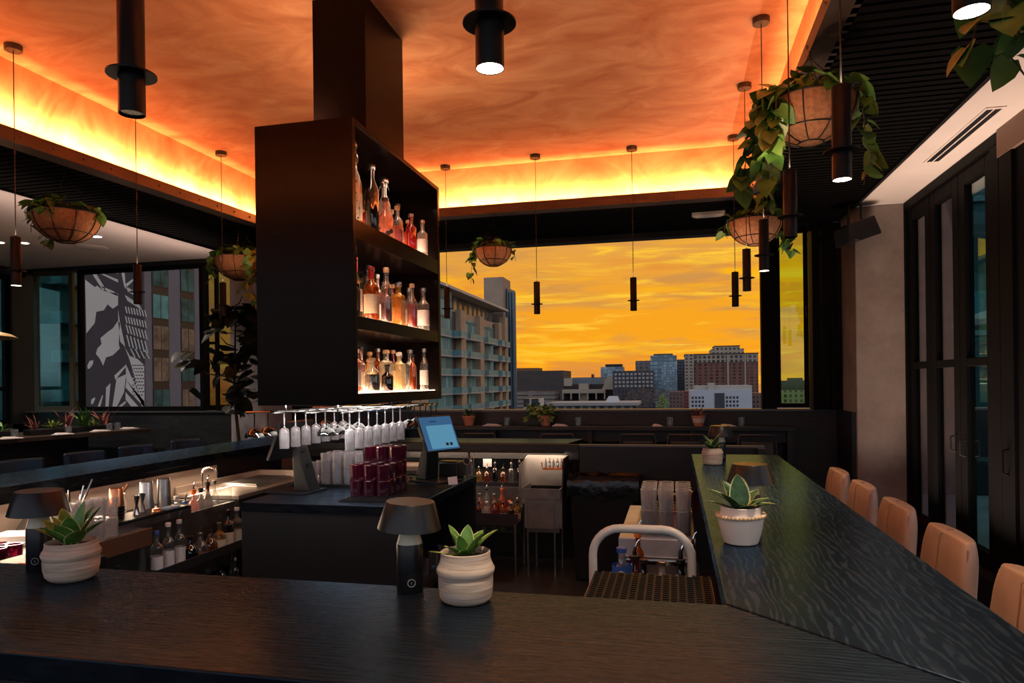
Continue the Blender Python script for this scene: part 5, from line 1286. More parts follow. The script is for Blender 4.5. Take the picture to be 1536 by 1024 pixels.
def ledge_pot(nm, label, x, band, leaves, lm, bushy=0):
    t = thing(nm, label, 'potted plant', (x, 7.43, ZL))
    MB().lathe([(.045, 0), (.066, .085), (.072, .086), (.072, .108), (.066, .108), (.062, .09)], 24, cap1=True).done('pot', 'terracotta', t)
    if band: MB().lathe([(.0475, .012), (.0662, .082)], 24, cap0=False, cap1=False).done('pale_band', plain('cream_glaze', (.62, .50, .42), .6), t)
    m = MB(); rnd = random.Random(int(x * 100))
    if bushy:
        for k in range(110):
            az = rnd.uniform(0, 2 * PI); q = .16 * math.sqrt(rnd.random()); h = .10 + rnd.uniform(-.04 if q > .09 else .0, .13)
            pleaf(m, Vector((q * math.cos(az) - .05, q * math.sin(az), h)), Vector((math.cos(az), math.sin(az), rnd.uniform(-.7, .6))), .055, rnd, rnd.randint(0, 1))
        m.done('foliage', ['pothos', 'limeleaf'], t, ang=80)
    else:
        for k in range(leaves):
            blade(m, rnd.uniform(0, 2 * PI), math.radians(rnd.uniform(20, 75)), rnd.uniform(.09, .14), .014, .5, base=(0, 0, .10))
        m.done('foliage', [lm, lm], t, ang=60)
    return t
ledge_pot('potted_plant', 'small terracotta pot with thin green leaves on the window ledge near the apartment block', -2.24, False, 16, 'leafdark')
ledge_pot('potted_plant', 'terracotta pot with a bushy spilling green plant in the middle of the window ledge', -1.37, False, 0, 'pothos', 1)
ledge_pot('potted_plant', 'terracotta pot with a pale band and a dull red plant on the window ledge', .238, True, 16, 'redleaf')
def water_glass(label, x, y, z, group):
    o = MB().lathe([(.028, 0), (.034, .004), (.036, .09), (.033, .09), (.027, .01)], 18, cap1=False).done('water_glass', 'glass', loc=(x, y, z))
    return tag(o, label, 'glass', group)
def napkin(label, x, y, z, rz, group, s=1.):
    m = MB().box(-.10 * s, .10 * s, -.05, .05, 0, .010); m.hexa([(-.085 * s, -.04, .010), (.08 * s, -.045, .010), (.08 * s, .04, .010), (-.085 * s, .04, .010), (-.06 * s, -.03, .024), (.05 * s, -.035, .018), (.05 * s, .03, .020), (-.06 * s, .03, .026)])
    o = m.done('folded_napkin', 'linen', loc=(x, y, z), bevel=.004); o.rotation_euler = (0, 0, rz)
    return tag(o, label, 'napkin', group)
W_ = ('behind the lit register', 'just right of the bushy pot', 'left of the striped pot', 'right of the striped pot')
for k, (xn, xg) in enumerate(((-1.95, -1.80), (-1.20, -1.01), (-.18, -.05), (.52, .66))):
    napkin('white folded napkin on the window ledge, ' + W_[k], xn, 7.36, ZL, .1 * k, 'place settings on the window ledge', (1, .8, .5, .75)[k])
    water_glass('small clear glass on the window ledge, ' + W_[k], xg, 7.42, ZL, 'place settings on the window ledge')

# ------------------------------------------------------------------ table at the left windows
t = thing('communal_table', 'long dark high table with planters along the left windows', 'table', (-7.1, 6.2, 0))
MB().prism([(-7.75, 4.4), (-6.98, 4.4), (-6.42, 7.46), (-7.55, 7.46)], 1.055, 1.10).done('tabletop', plain('dark_brown_wood', (.04, .024, .018), .35, 0, .5, .2, 5), t, world=True, smooth=False, bevel=.003)
MB().box(-7.4, -7.1, 4.7, 7.2, 0, 1.055).done('pedestal', 'black', t, world=True, smooth=False)
ZT = 1.101
def planter(label, x, y, L, kinds, seed):
    rnd = random.Random(seed)
    t = thing('planter_box', label, 'planter', (x, y, ZT), math.radians(79))
    MB().box(-L / 2, L / 2, -.07, .07, 0, .06).done('box', 'blackwood', t, smooth=False, bevel=.004)
    MB().box(-L / 2 + .01, L / 2 - .01, -.06, .06, .058, .063).done('soil', 'soil', t, smooth=False)
    for j, (kd, fx, n, l0, w0, e0) in enumerate(kinds):
        m = MB()
        for k in range(n):
            blade(m, rnd.uniform(0, 2 * PI), math.radians(rnd.uniform(e0, 85)), l0 * rnd.uniform(.6, 1.1), w0, rnd.uniform(.1, .7), n=5, base=(fx * L + rnd.gauss(0, .02), rnd.gauss(0, .02), .06))
        m.done('plant', [kd, kd], t, ang=60)
    return t
planter('black planter box of green leaves at the picture edge on the left high table', -7.15, 5.95, .5, [('limeleaf', -.2, 14, .12, .016, 20), ('leaf', .2, 14, .14, .016, 20)], 1)
planter('black planter box of red and lime leaves on the left high table', -6.90, 6.50, .55, [('redleaf', -.35, 10, .17, .014, 30), ('limeleaf', 0, 18, .13, .016, 20), ('redleaf', .3, 14, .26, .016, 50)], 2)
planter('black planter box of tall green and red leaves below the mural window', -6.86, 7.06, .48, [('leaf', -.3, 12, .28, .020, 45), ('limeleaf', 0, 10, .11, .014, 20), ('redleaf', .28, 14, .25, .018, 30)], 3)
for k, (x, y) in enumerate(((-6.78, 5.93), (-6.70, 6.52), (-6.62, 7.02), (-6.64, 7.17))):
    water_glass('small clear glass on the left high table, ' + ('nearest the picture edge', 'in front of the red and lime planter', 'nearer of the pair below the mural', 'farther of the pair below the mural')[k], x, y, ZT, 'place settings on the left high table')
for k, (x, y) in enumerate(((-6.68, 5.80), (-6.62, 6.37), (-6.60, 6.87), (-6.60, 7.31))):
    napkin('white folded napkin on the left high table, ' + ('nearest the picture edge', 'in front of the red and lime planter', 'just before the pair of glasses', 'at the table end below the mural')[k], x, y, ZT, math.radians(70), 'place settings on the left high table')
t = thing('saucer_pendant', 'brushed gold saucer pendant shade at the left picture edge over the high table', 'lamp', (-6.62, 5.05, 2.11))
MB().lathe([(.60, 0), (.55, .03), (.40, .07), (.2, .10), (.04, .12)], 40, cap0=False, cap1=True).lathe([(.598, -.002), (.54, .024), (.39, .062), (.2, .09), (.03, .11)], 40, cap0=False, cap1=True).done('shade', 'gold', t)
MB().tube([(0, 0, .11), (0, 0, SZ + .02 - 2.11)], .004).done('cord', 'black', t)
spot('saucer_pendant_beam', (-6.62, 5.05, 2.19), 12, (1, .72, .4), 140, .6)

# fiddle leaf fig beside the concrete column
t = thing('fiddle_leaf_fig', 'tall dark broad-leaved potted fig in shadow before the concrete column', 'potted tree', (-4.64, 6.66, 0))
MB().lathe([(.14, 0), (.17, .38), (.155, .38), (.14, .34)], 28).done('pot', 'black', t)
m = MB(); m.tube([(0, 0, .3), (.03, .02, .9), (-.02, 0, 1.5), (.02, -.02, 2.3)], [.022, .02, .016, .008], 7)
rnd = random.Random(77); br = []
for k in range(11):
    z = 1.38 + k * .11; a = rnd.uniform(0, 2 * PI) if k != 3 else 3.3; L_ = rnd.uniform(.08, .2) if k != 3 else .5
    e = (L_ * math.cos(a), L_ * math.sin(a) * .6, z + .12); m.tube([(0, 0, z), (e[0] * .6, e[1] * .6, z + .04), e], [.009, .007, .004], 5); br.append(Vector(e))
m.done('trunk', 'bark', t)
m = MB()
for k in range(120):
    c = rnd.choice(br) + Vector((rnd.gauss(.02, .09), rnd.gauss(0, .07), rnd.gauss(0, .12)))
    if c.z > 2.5: c.z = 2.4
    c.y = min(c.y, .12)
    a = rnd.uniform(0, 2 * PI); pleaf(m, c, Vector((math.cos(a), math.sin(a) * .6, rnd.uniform(-1, .4))), rnd.uniform(.14, .21), rnd, 0)
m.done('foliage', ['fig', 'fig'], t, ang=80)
# ------------------------------------------------------------------ work stations inside the bar
# left: under the far counter
t = thing('steel_splashback', 'warm-lit stainless splashback under the far counter behind the bottle rail', 'splashback', (-3.64, 3.9, 0))
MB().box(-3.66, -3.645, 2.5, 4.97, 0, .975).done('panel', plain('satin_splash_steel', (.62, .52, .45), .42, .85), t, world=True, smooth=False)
MB().box(-3.66, -3.64, 4.16, 4.17, .70, .975).done('seam', 'steel_dark', t, world=True, smooth=False)
area('under_counter_strip', (-3.57, 3.75, 1.004), .03, 2.6, 17, (1, .72, .48), (0, math.radians(-42), 0))
t = thing('work_table', 'stainless work table with a brown lit front, holding glasses and bar tools', 'work table', (-3.3, 2.95, 0))
MB().box(-3.64, -3.0, 2.30, 3.47, .755, .795).done('worktop', 'steel', t, world=True, smooth=False, bevel=.003)
MB().box(-3.005, -2.985, 2.30, 3.475, .70, .797).done('apron', plain('brown_lit_apron', (.16, .075, .045), .35, .4), t, world=True, smooth=False, bevel=.002)  # brown light on the steel edge put into its colour
for x in (-3.6, -3.03):
    for y in (2.4, 3.44): MB().cyl((x, y, 0), (x, y, .755), .018, seg=12).done('leg', 'steel_dark', t).location = -Vector(t.location)
MB().box(-3.6, -3.03, 2.36, 3.44, .28, .30).done('undershelf', 'steel_dark', t, world=True, smooth=False)
for k, (x, y, c, lb) in enumerate(((-3.08, 3.00, 'green', 'green bottle lying deep on the undershelf of the work table'), (-3.06, 3.18, 'green', 'second green bottle on the undershelf of the work table'), (-3.10, 3.34, 'clear', 'clear bottle on the undershelf of the work table'))):
    bottle(lb, 'wine', c, 'black', None, None, loc=(x, y, .301))
# ice well with bottle rail
t = thing('ice_well', 'stainless ice well with a glass guard between the work table and the sink deck', 'ice well', (-3.35, 4.0, 0))
m = MB().box(-3.64, -3.10, 3.50, 3.53, .35, .79).box(-3.64, -3.10, 4.40, 4.43, .35, .79).box(-3.13, -3.10, 3.53, 4.40, .35, .79).box(-3.64, -3.61, 3.53, 4.40, .35, .79).box(-3.61, -3.13, 3.53, 4.40, .5, .53)
m.done('well', 'steel_dark', t, world=True, smooth=False)
MB().box(-3.12, -3.114, 3.95, 4.41, .79, .90).done('glass_guard', 'glass', t, world=True, smooth=False)
MB().box(-3.62, -3.12, 3.60, 4.35, .53, .60).done('ice_lid', 'steel', t, world=True, smooth=False)
for x, y in ((-3.6, 3.53), (-3.6, 4.40), (-3.12, 3.53), (-3.12, 4.40)): MB().cyl((x, y, 0), (x, y, .36), .018).done('leg', 'steel_dark', t).location = -Vector(t.location)
t = thing('speed_rail', 'long two-step steel speed rail of bottles in front of the ice well', 'bottle rail', (-3.02, 3.95, .5))
MB().box(-3.095, -2.955, 3.48, 4.95, .49, .50).box(-2.965, -2.955, 3.48, 4.95, .50, .545).box(-3.095, -2.955, 3.48, 3.49, .5, .545).done('tray', plain('dark_steel_rail', (.07, .07, .085), .35, .7), t, world=True, smooth=False)
MB().box(-3.095, -2.955, 3.52, 4.95, .17, .18).box(-2.965, -2.955, 3.52, 4.95, .18, .23).done('lower_tray', bpy.data.materials['dark_steel_rail'], t, world=True, smooth=False)
for y in (3.50, 4.2, 4.9): MB().cyl((-2.97, y, 0), (-2.97, y, .5), .012).done('leg', 'chrome', t).location = -Vector(t.location)
RAIL = [('clear bottle with a blue cap and white label', 'spirit', 'clear', 'blue', 'white', None, 0), ('clear bottle with a tall white cap and white label', 'wine', 'clear', 'white', 'white', None, 0), ('clear bottle with a steel pourer and white label', 'wine', 'clear', 'white', 'white', None, 1),
        ('round bottle of dark liqueur with a white label', 'round', 'dark', 'black', None, None, 0), ('round clear bottle with a steel pourer', 'round', 'clear', 'steel', None, ('gold', .4), 1), ('round amber red bottle', 'round', 'amber', 'black', None, None, 0), ('squat bottle of pale gold spirit', 'squat', 'gold', 'steel', 'cream', None, 1), ('dark bottle with a cream label', 'spirit', 'dark', 'black', 'cream', None, 0), ('clear bottle with a pale label', 'spirit', 'clear', 'white', 'cream', None, 1)]
for k, (d, s, c, cp, lb, lq, sp) in enumerate(RAIL):
    bottle(d, s, c, cp, lb, lq, (.06, .42), bool(sp), (-3.03, 3.56 + k * .098, .501), ', %s along the front speed rail' % ORD[k], 'bottles in the speed rail', .95)
t = thing('bottle_step', 'raised steel step behind the speed rail holding the taller bottles', 'bottle rail', (-3.2, 4.2, .60))
MB().box(-3.30, -3.14, 3.93, 4.385, .602, .66).done('step', 'steel_dark', t, world=True, smooth=False)
for k, (d, s, c, cp, lb, lq, sp, y) in enumerate((('round clear bottle with a blue collar and pourer', 'squat', 'clear', 'blue', None, None, 1, 4.055), ('orange collared bottle of orange juice', 'spirit', 'orange', 'orange', None, None, 1, 4.137), ('dark brown bottle with a black cap', 'spirit', 'dark', 'black', None, None, 0, 4.212), ('deep red bottle with a pourer', 'wine', 'plum', 'black', None, None, 1, 4.284), ('clear bottle with a steel cap', 'wine', 'clear', 'steel', None, None, 0, 4.355), ('clear square bottle', 'square', 'clear', 'white', 'white', None, 0, 3.97))):
    bottle(d, s, c, cp, lb, lq, (.1, .4), bool(sp), (-3.22, y, .661), ', on the raised step behind the rail', 'bottles on the raised step', .93)
for k in range(7):
    c = ('clear', 'green', 'green', 'clear', 'dark', 'clear', 'green')[k]
    bottle('%s small bottle' % c, 'small', c, ('white', 'black', 'black', 'steel', 'black', 'white', 'black')[k], 'white' if k in (0, 3) else None, None, (.1, .4), False, (-3.03, 3.60 + k * .14, .181), ', %s along the lower speed rail' % ORD[k], 'bottles in the lower rail', 1.45)
t = thing('sink_deck', 'stainless sink deck with a raised edge beyond the ice well', 'sink', (-3.35, 5.0, 0))
m = MB().box(-3.64, -3.10, 4.47, 5.55, .79, .82).box(-3.64, -3.62, 4.47, 5.55, .82, .87).box(-3.62, -3.10, 5.53, 5.55, .82, .87)
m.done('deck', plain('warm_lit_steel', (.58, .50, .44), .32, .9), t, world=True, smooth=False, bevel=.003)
MB().box(-3.55, -3.2, 4.85, 5.4, .82, .835).box(-3.53, -3.22, 4.87, 5.38, .835, .845).done('drainboard', 'steel', t, world=True, smooth=False, bevel=.004)
MB().box(-3.64, -3.12, 4.5, 5.52, 0, .79).done('cabinet', 'black', t, world=True, smooth=False)
t = thing('faucet', 'chrome gooseneck faucet at the corner of the sink deck', 'faucet', (-3.52, 4.62, .8212))
MB().tube([(0, 0, 0), (0, 0, .13)] + [(.05 - .05 * math.cos(a), .012 * a, .13 + .05 * math.sin(a)) for a in [PI * i / 8 for i in range(1, 9)]] + [(.10, .04, .11)], .009, 10).done('spout', 'chrome', t)
MB().lathe([(.022, 0), (.022, .012), (.012, .02)], 16).tube([(0, -.012, .03), (-.03, -.05, .045)], .005, 6).done('base', 'chrome', t)
# things on the work table
ZW = .796
p = None
for i in range(4):
    for j in range(2):
        for l in range(2):
            if p is None: p = o = MB().lathe([(.032, 0), (.036, .004), (.040, .105), (.037, .105), (.033, .012)], 20, rib=.015, cap1=False).done('tumbler', 'ribglass', smooth=False)
            else: o = p.copy(); C.objects.link(o)
            o.location = (-3.05 - j * .088, 2.98 + i * .085, ZW + l * .106)
            tag(o, 'clear tumbler on the work table behind the squat pot, %s, %s along, %s row' % (('lower', 'upper')[l], ORD[i], ('front', 'back')[j]), 'glass', 'clear tumblers on the work table')
def shaker(nm, label, x, y, mat, h=.17, r0=.032, r1=.045, inv=False, z=ZW):
    pr = [(r0, 0), (r0 + .002, .004), (r1, h), (r1 - .003, h), (r0, .01)] if not inv else [(r1, 0), (r0 + .003, h - .006), (r0, h)]
    o = MB().lathe(pr, 24, cap1=inv).done(nm, mat, loc=(x, y, z)); return tag(o, label, 'shaker')
t = thing('bar_mat', 'black ribbed bar mat under the jiggers and shakers at the end of the work table', 'mat', (-3.19, 3.50, .835))
MB().box(-.10, .12, -.20, .42, 0, .012).box(-.09, .11, -.19, .41, .012, .016).done('mat', 'rubber', t, smooth=False)
MB().box(-.10, .12, -.20, .42, -.04, -.0).done('tray', 'steel_dark', t, smooth=False)
ZM = .852
o = MB().lathe([(.040, 0), (.045, .008), (.040, .016), (.046, .026), (.041, .036), (.046, .046), (.042, .056), (.046, .066), (.040, .072)], 24).done('rubber_coaster_stack', 'rubber', loc=(-3.20, 3.44, ZM)); tag(o, 'stack of black ridged holders under the copper shaker tin', 'holder')
shaker('shaker_tin', 'upside-down copper shaker tin on the stack of black holders', -3.20, 3.44, 'copper', .105, .032, .042, True, ZM + .073)
shaker('shaker_tin', 'tall steel shaker tin, nearer of the pair at the end of the work table', -3.27, 3.76, 'steel', .17, .034, .046, True, ZM)
shaker('shaker_tin', 'tall dark steel shaker tin, farther of the pair at the end of the work table', -3.20, 3.83, 'steel_dark', .18, .034, .044, True, ZM)
for k, (x, y) in enumerate(((-3.17, 3.56), (-3.20, 3.64))):
    o = MB().lathe([(.022, 0), (.009, .055), (.021, .115), (.019, .115), (.006, .056)], 20, cap1=False).done('jigger', ('chrome', 'steel_dark')[k], loc=(x, y, ZM)); tag(o, ('bright hourglass jigger beside the copper shaker tin', 'dark hourglass jigger between the bright jigger and the shaker tins')[k], 'jigger')
o = MB().lathe([(.03, 0), (.028, .012), (.02, .02)], 20).done('strainer', 'copper', loc=(-3.12, 3.67, ZM)); tag(o, 'small copper strainer lying in front of the jiggers', 'strainer')
o = MB().box(-.035, .035, -.05, .05, 0, .012).done('bar_cloth', plain('pale_blue_cloth', (.25, .34, .48), .8), loc=(-3.11, 3.77, ZM)); tag(o, 'folded pale blue bar cloth in front of the shaker tins', 'cloth')
t = thing('spice_jar', 'clear jar with a metal clasp and a wooden scoop behind the jiggers', 'jar', (-3.36, 3.62, ZM - .055))
MB().lathe([(.045, 0), (.05, .01), (.05, .14), (.04, .155), (.04, .165)], 24).done('jar_body', 'glass', t); MB().ball((0, 0, .175), .035, 14, 6, .5).done('lid', 'glass', t); MB().tube([(0, 0, .12), (.03, .05, .22)], [.006, .013], 8).done('scoop', 'copper', t)
t = thing('tool_pitcher', 'clear mixing pitcher of bar spoons and straws on the work table', 'pitcher', (-3.30, 3.22, ZW))
MB().lathe([(.045, 0), (.05, .008), (.052, .17), (.048, .17), (.045, .012)], 24, cap1=False).done('pitcher', 'glass', t)
for (a, b_, mm, nm) in (((0, 0, .02), (.05, .10, .30), 'steel_dark', 'muddler'), ((.01, 0, .02), (.03, .06, .27), 'chrome', 'bar_spoon'), ((-.01, .01, .02), (-.03, .02, .25), 'plastic', 'straw')): MB().tube([a, b_], .006, 6).done(nm, mm, t)
t = thing('mixing_glass', 'clear mixing glass behind the tumblers on the work table', 'glass', (-3.36, 3.36, ZW))
MB().lathe([(.045, 0), (.048, .15), (.045, .15), (.042, .012)], 24, cap1=False).done('glass_body', 'ribglass', t)
o = MB().box(-.14, .14, -.10, .10, 0, .02).box(-.12, .12, -.08, .08, .02, .05).done('napkin_holder', 'card', loc=(-3.42, 3.02, ZW), bevel=.003); o.rotation_euler = (0, 0, .3); tag(o, 'stack of white bar napkins behind the tumblers on the work table', 'napkins')
m = MB(); m.hexa([(-.12, -.1, 0), (.12, -.1, 0), (.12, .1, 0), (-.12, .1, 0), (-.10, -.02, .12), (.10, -.02, .12), (.10, .0, .12), (-.10, .0, .12)])
o = m.done('menu_stand', 'blackmetal', loc=(-3.50, 3.24, ZW), smooth=False); tag(o, 'dark wedge menu stand against the splashback beside the pitcher', 'stand')
p = None
for k in range(6):
    if p is None: p = o = MB().lathe([(.030, 0), (.032, .004), (.036, .088), (.033, .088), (.028, .01)], 18, rib=.03, cap1=False).done('purple_tumbler', 'purple', smooth=False)
    else: o = p.copy(); C.objects.link(o)
    o.location = (-3.06 - (k % 2) * .085, 2.50 + (k // 2) * .085, ZW); tag(o, 'purple tumbler below the left lamp shade, %s from the picture edge, %s row' % (ORD[k // 2], ('front', 'back')[k % 2]), 'glass', 'purple tumblers at the left lamp')
t = thing('garnish_tray', 'black garnish tray with orange peel beside the left lamp stem', 'tray', (-2.72, 2.45, 0))
MB().box(-.2, .2, -.2, .2, .80, .86).box(-.18, .18, -.18, .18, 0, .80).done('tray', 'plastic', t, smooth=False, bevel=.004); MB().ball((.05, -.10, .875), .035, 12, 6, .5).ball((-.03, -.12, .872), .03, 12, 6, .5).done('orange_peel', CAPS['orange'], t); MB().box(.18, .201, -.2, .2, .70, .72).done('steel_edge', 'steel', t, smooth=False)

# back: sink, bottle stand, bin
t = thing('hand_sink', 'small stainless hand sink with high side guards and long legs below the dividing counter', 'sink', (-1.09, 5.88, 0))
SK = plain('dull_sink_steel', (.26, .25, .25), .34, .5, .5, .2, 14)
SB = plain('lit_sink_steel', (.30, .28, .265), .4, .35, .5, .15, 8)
m = MB(); m.hexa([(-1.27, 5.70, .665), (-.935, 5.70, .665), (-.935, 6.06, .665), (-1.27, 6.06, .665), (-1.275, 5.69, .735), (-.93, 5.69, .735), (-.93, 6.07, .735), (-1.275, 6.07, .735)])
m2 = MB().box(-1.27, -.93, 5.69, 5.70, .645, .73).box(-1.27, -1.26, 5.70, 6.07, .60, .73).box(-.94, -.93, 5.70, 6.07, .60, .73).box(-1.26, -.94, 5.70, 6.07, .60, .62)
m2.done('basin', SK, t, world=True, smooth=False)
MB().box(-1.24, -.945, 5.705, 5.73, .395, .645).box(-.945, -.92, 5.705, 5.86, .40, .70).done('front_skirt', SK, t, world=True, smooth=False, bevel=.003)
MB().box(-1.29, -.93, 6.085, 6.095, .70, .97).done('splashback', SB, t, world=True, smooth=False)
m = MB(); m.add([(-1.285, 5.70, .70), (-1.285, 6.06, .70), (-1.285, 6.06, .97), (-1.285, 5.70, .92), (-1.278, 5.70, .70), (-1.278, 6.06, .70), (-1.278, 6.06, .97), (-1.278, 5.70, .92)], [(0, 1, 2, 3), (7, 6, 5, 4), (0, 3, 7, 4), (2, 1, 5, 6), (3, 2, 6, 7)]); m.done('side_guard', SB, t, world=True, smooth=False)
m = MB(); m.add([(-.925, 5.70, .70), (-.925, 6.06, .70), (-.925, 6.06, .97), (-.925, 5.80, .97), (-.915, 5.70, .70), (-.915, 6.06, .70), (-.915, 6.06, .97), (-.915, 5.80, .97)], [(0, 1, 2, 3), (7, 6, 5, 4), (0, 3, 7, 4), (2, 1, 5, 6), (3, 2, 6, 7)]); m.done('side_guard', 'black', t, world=True, smooth=False)
MB().box(-1.21, -.945, 5.70, 5.72, .365, .395).done('cross_bar', 'steel', t, world=True, smooth=False)
for x, y in ((-1.215, 5.715), (-.985, 5.715), (-1.205, 6.03), (-.972, 6.03)):
    MB().cyl((x, y, .0), (x, y, .60), .0115, seg=10).cyl((x, y, 0), (x, y, .03), .013, seg=10).done('leg', 'steel', t, world=True)
t = thing('soap_shelf', 'small wire shelf of taps and bottles fixed on the sink splashback', 'shelf', (-1.04, 6.03, .86))
MB().box(-.09, .09, -.06, .02, 0, .010).tube([(-.1, -.06, .06), (-.09, -.06, 0), (.085, -.06, 0), (.09, -.06, .06)], .006, 6).done('shelf', 'copper', t)
for k in range(5): MB().lathe([(.012, 0), (.012, .05), (.006, .06), (.006, .08)], 10, c=(-.07 + k * .035, -.02, .01)).done('fitting', ('steel', 'chrome')[k % 2], t)
t = thing('bottle_stand', 'steel bottle stand on legs beside the hand sink, stacked with spouted bottles', 'bottle rail', (-1.56, 5.95, 0))
BS = bpy.data.materials['dark_steel_rail']
MB().box(-1.86, -1.31, 5.97, 6.08, .70, .735).done('upper_step', BS, t, world=True, smooth=False)
MB().box(-1.86, -1.31, 5.76, 5.96, .41, .425).box(-1.86, -1.31, 5.75, 5.76, .40, .50).done('lower_step', BS, t, world=True, smooth=False)
MB().box(-1.86, -1.31, 5.80, 5.98, .33, .345).done('glass_shelf', BS, t, world=True, smooth=False)
MB().box(-1.86, -1.31, 5.955, 5.965, .425, .70).done('riser', 'steel_dark', t, world=True, smooth=False)
MB().box(-1.70, -1.62, 6.075, 6.08, .86, .93).done('price_card', 'emergency', t, world=True, smooth=False)
for x, y in ((-1.84, 5.77), (-1.325, 5.72), (-1.84, 6.06), (-1.325, 6.06)): MB().cyl((x, y, 0), (x, y, .72 if y > 6 else .42), .012, seg=10).done('leg', 'steel', t, world=True)
for k in range(7):
    c = ('clear', 'gold', 'amber', 'dark', 'amber', 'clear', 'dark')[k]
    bottle('%s round bottle with a steel pourer' % dict(clear='clear', gold='golden', amber='amber', dark='dark')[c], ('wine', 'squat', 'squat', 'spirit', 'squat', 'spirit', 'wine')[k], c, 'steel', None, None, (.1, .4), True, (-1.80 + k * .075, 6.02, .736), ', %s along the upper step of the bottle stand' % ORD[k], 'bottles on the stand by the sink', .62)
for k in range(8):
    c = ('clear', 'clear', 'rose', 'clear', 'amber', 'orange', 'orange', 'gold')[k]
    bottle('%s bottle' % dict(clear='clear', rose='rosy', amber='amber', orange='bright orange', gold='golden')[c], ('spirit', 'wine', 'spirit', 'tall', 'spirit', 'tall', 'squat', 'squat')[k], c, ('blue', 'white', 'steel', 'black', 'steel', 'orange', 'orange', 'black')[k], 'white' if k < 4 else ('cream' if k == 7 else None), None, (.08, .40), k % 2 == 1, (-1.82 + k * .068, 5.88, .426), ', %s along the lower step of the bottle stand' % ORD[k], 'bottles on the stand by the sink', .82)
for k in range(7):
    c = ('rose', 'clear', 'plum', 'clear', 'red', 'amber', 'dark')[k]
    bottle('short %s bottle' % dict(rose='rosy', clear='clear', plum='plum', red='red', amber='amber', dark='dark')[c], 'small', c, ('white', 'steel', 'black')[k % 3], 'white' if k % 2 else None, None, (.08, .45), False, (-1.81 + k * .072, 5.795, .426), ', %s along the front of the lower bottle step' % ORD[k], 'bottles on the stand by the sink', 1.05)
p = None
for k in range(5):
    if p is None: p = o = MB().lathe([(.026, 0), (.032, .07), (.029, .07), (.024, .006)], 14, cap1=False).done('rocks_glass', 'glass')
    else: o = p.copy(); C.objects.link(o)
    o.location = (-1.80 + k * .085, 5.84, .346 if False else .346); o.location.z = .346; o.scale = (.85, .85, .85); tag(o, 'small clear glass on the lowest shelf of the bottle stand, %s along' % ORD[k], 'glass', 'glasses under the bottle stand')
area('back_bar_strip', (-1.7, 6.02, .992), 1.5, .02, 5, (1, .72, .50), (math.radians(18), 0, 0))
t = thing('waste_bin', 'tall black waste bin with a shiny black liner folded over its rim', 'bin', (-.56, 5.82, 0))
m = MB(); m.hexa([(-.80, 5.62, 0), (-.34, 5.62, 0), (-.34, 6.04, 0), (-.80, 6.04, 0), (-.84, 5.58, .80), (-.30, 5.58, .80), (-.30, 6.08, .80), (-.84, 6.08, .80)]); m.done('body', 'plastic', t, world=True, smooth=False, bevel=.02)
rnd = random.Random(4); m = MB(); n = 56; rows = []
per = []
for k in range(n):
    f = k / n * 4; s = int(f); g = f - s
    per.append([(-.85 + .56 * g, 5.572), (-.29, 5.572 + .51 * g), (-.29 - .56 * g, 6.082), (-.85, 6.082 - .51 * g)][s])
cx, cy = -.57, 5.827
zz = [(.80, .90), (.825, 1.0), (.80, 1.022), (.74, 1.03), (.69, 1.035)]
for i, (z, sc) in enumerate(zz):
    rows.append([(cx + (x - cx) * sc * (1 + rnd.gauss(0, .009)), cy + (y - cy) * sc * (1 + rnd.gauss(0, .009)), z + rnd.gauss(0, .008) + (.03 * math.sin(k * .7) - .05 * max(0, (x + .55)) if i > 2 else 0)) for k, (x, y) in enumerate(per)])
vs = [p_ for r in rows for p_ in r]; m.add(vs, [(i * n + k, i * n + (k + 1) % n, (i + 1) * n + (k + 1) % n, (i + 1) * n + k) for i in range(len(zz) - 1) for k in range(n)])
m.done('liner', 'liner', t, world=True, ang=60)

# right: glass washer with glasses, station with mat, cart
t = thing('glass_washer', 'stainless under-counter glass washer with glasses standing on top', 'glass washer', (-.1, 4.15, 0))
MB().box(-.30, .10, 3.72, 4.70, .02, .79).done('body', plain('pale_steel', (.58, .59, .62), .36, .45, .5, .1, 10), t, world=True, smooth=False, bevel=.006)
MB().box(-.27, .09, 3.705, 3.72, .10, .70).done('door', 'steel', t, world=True, smooth=False, bevel=.004)
MB().box(-.22, .09, 3.76, 4.66, .79, .802).done('top_tray', 'steel_dark', t, world=True, smooth=False)
MB().box(-.26, .08, 3.69, 3.705, .66, .68).done('door_handle', 'chrome', t, world=True, smooth=False)
for x in (-.28, .08):
    for y in (3.75, 4.67): MB().cyl((x, y, 0), (x, y, .03), .02).done('foot', 'plastic', t, world=True)
p = None
for i in range(4):
    for j in range(3):
        for l in range(2):
            if p is None: p = o = MB().lathe([(.034, 0), (.038, .004), (.043, .115), (.040, .115), (.034, .012)], 20, rib=.02, cap1=False).done('tumbler', 'ribglass', smooth=False)
            else: o = p.copy(); C.objects.link(o)
            o.location = (-.145 + j * .092, 3.83 + i * .095, .803 + l * .1155)
            tag(o, 'clear ribbed tumbler on the glass washer, %s, %s row from the front, %s across' % (('lower', 'upper')[l], ORD[i], ORD[j]), 'glass', 'clear tumblers on the glass washer')
p = None
for k in range(4):
    if p is None: p = o = MB().lathe([(.042, 0), (.043, .004), (.034, .12), (.030, .124), (.0005, .125)], 20, rib=.02, cap0=False, cap1=False).done('purple_tumbler', 'purple')
    else: o = p.copy(); C.objects.link(o)
    l = k > 1
    o.location = (-.13 + (k % 2) * .13 + (.10 if k == 3 else 0) - (.0 if k else .0), 4.36 + (0 if k < 2 else .12), .803)
    tag(o, 'dark purple tumbler upside down behind the clear ones on the glass washer, %s across' % ORD[k], 'glass', 'purple tumblers on the glass washer')
t = thing('bottle_shelf', 'low steel shelf of bottles in front of the glass washer', 'shelf', (-.1, 3.40, 0))
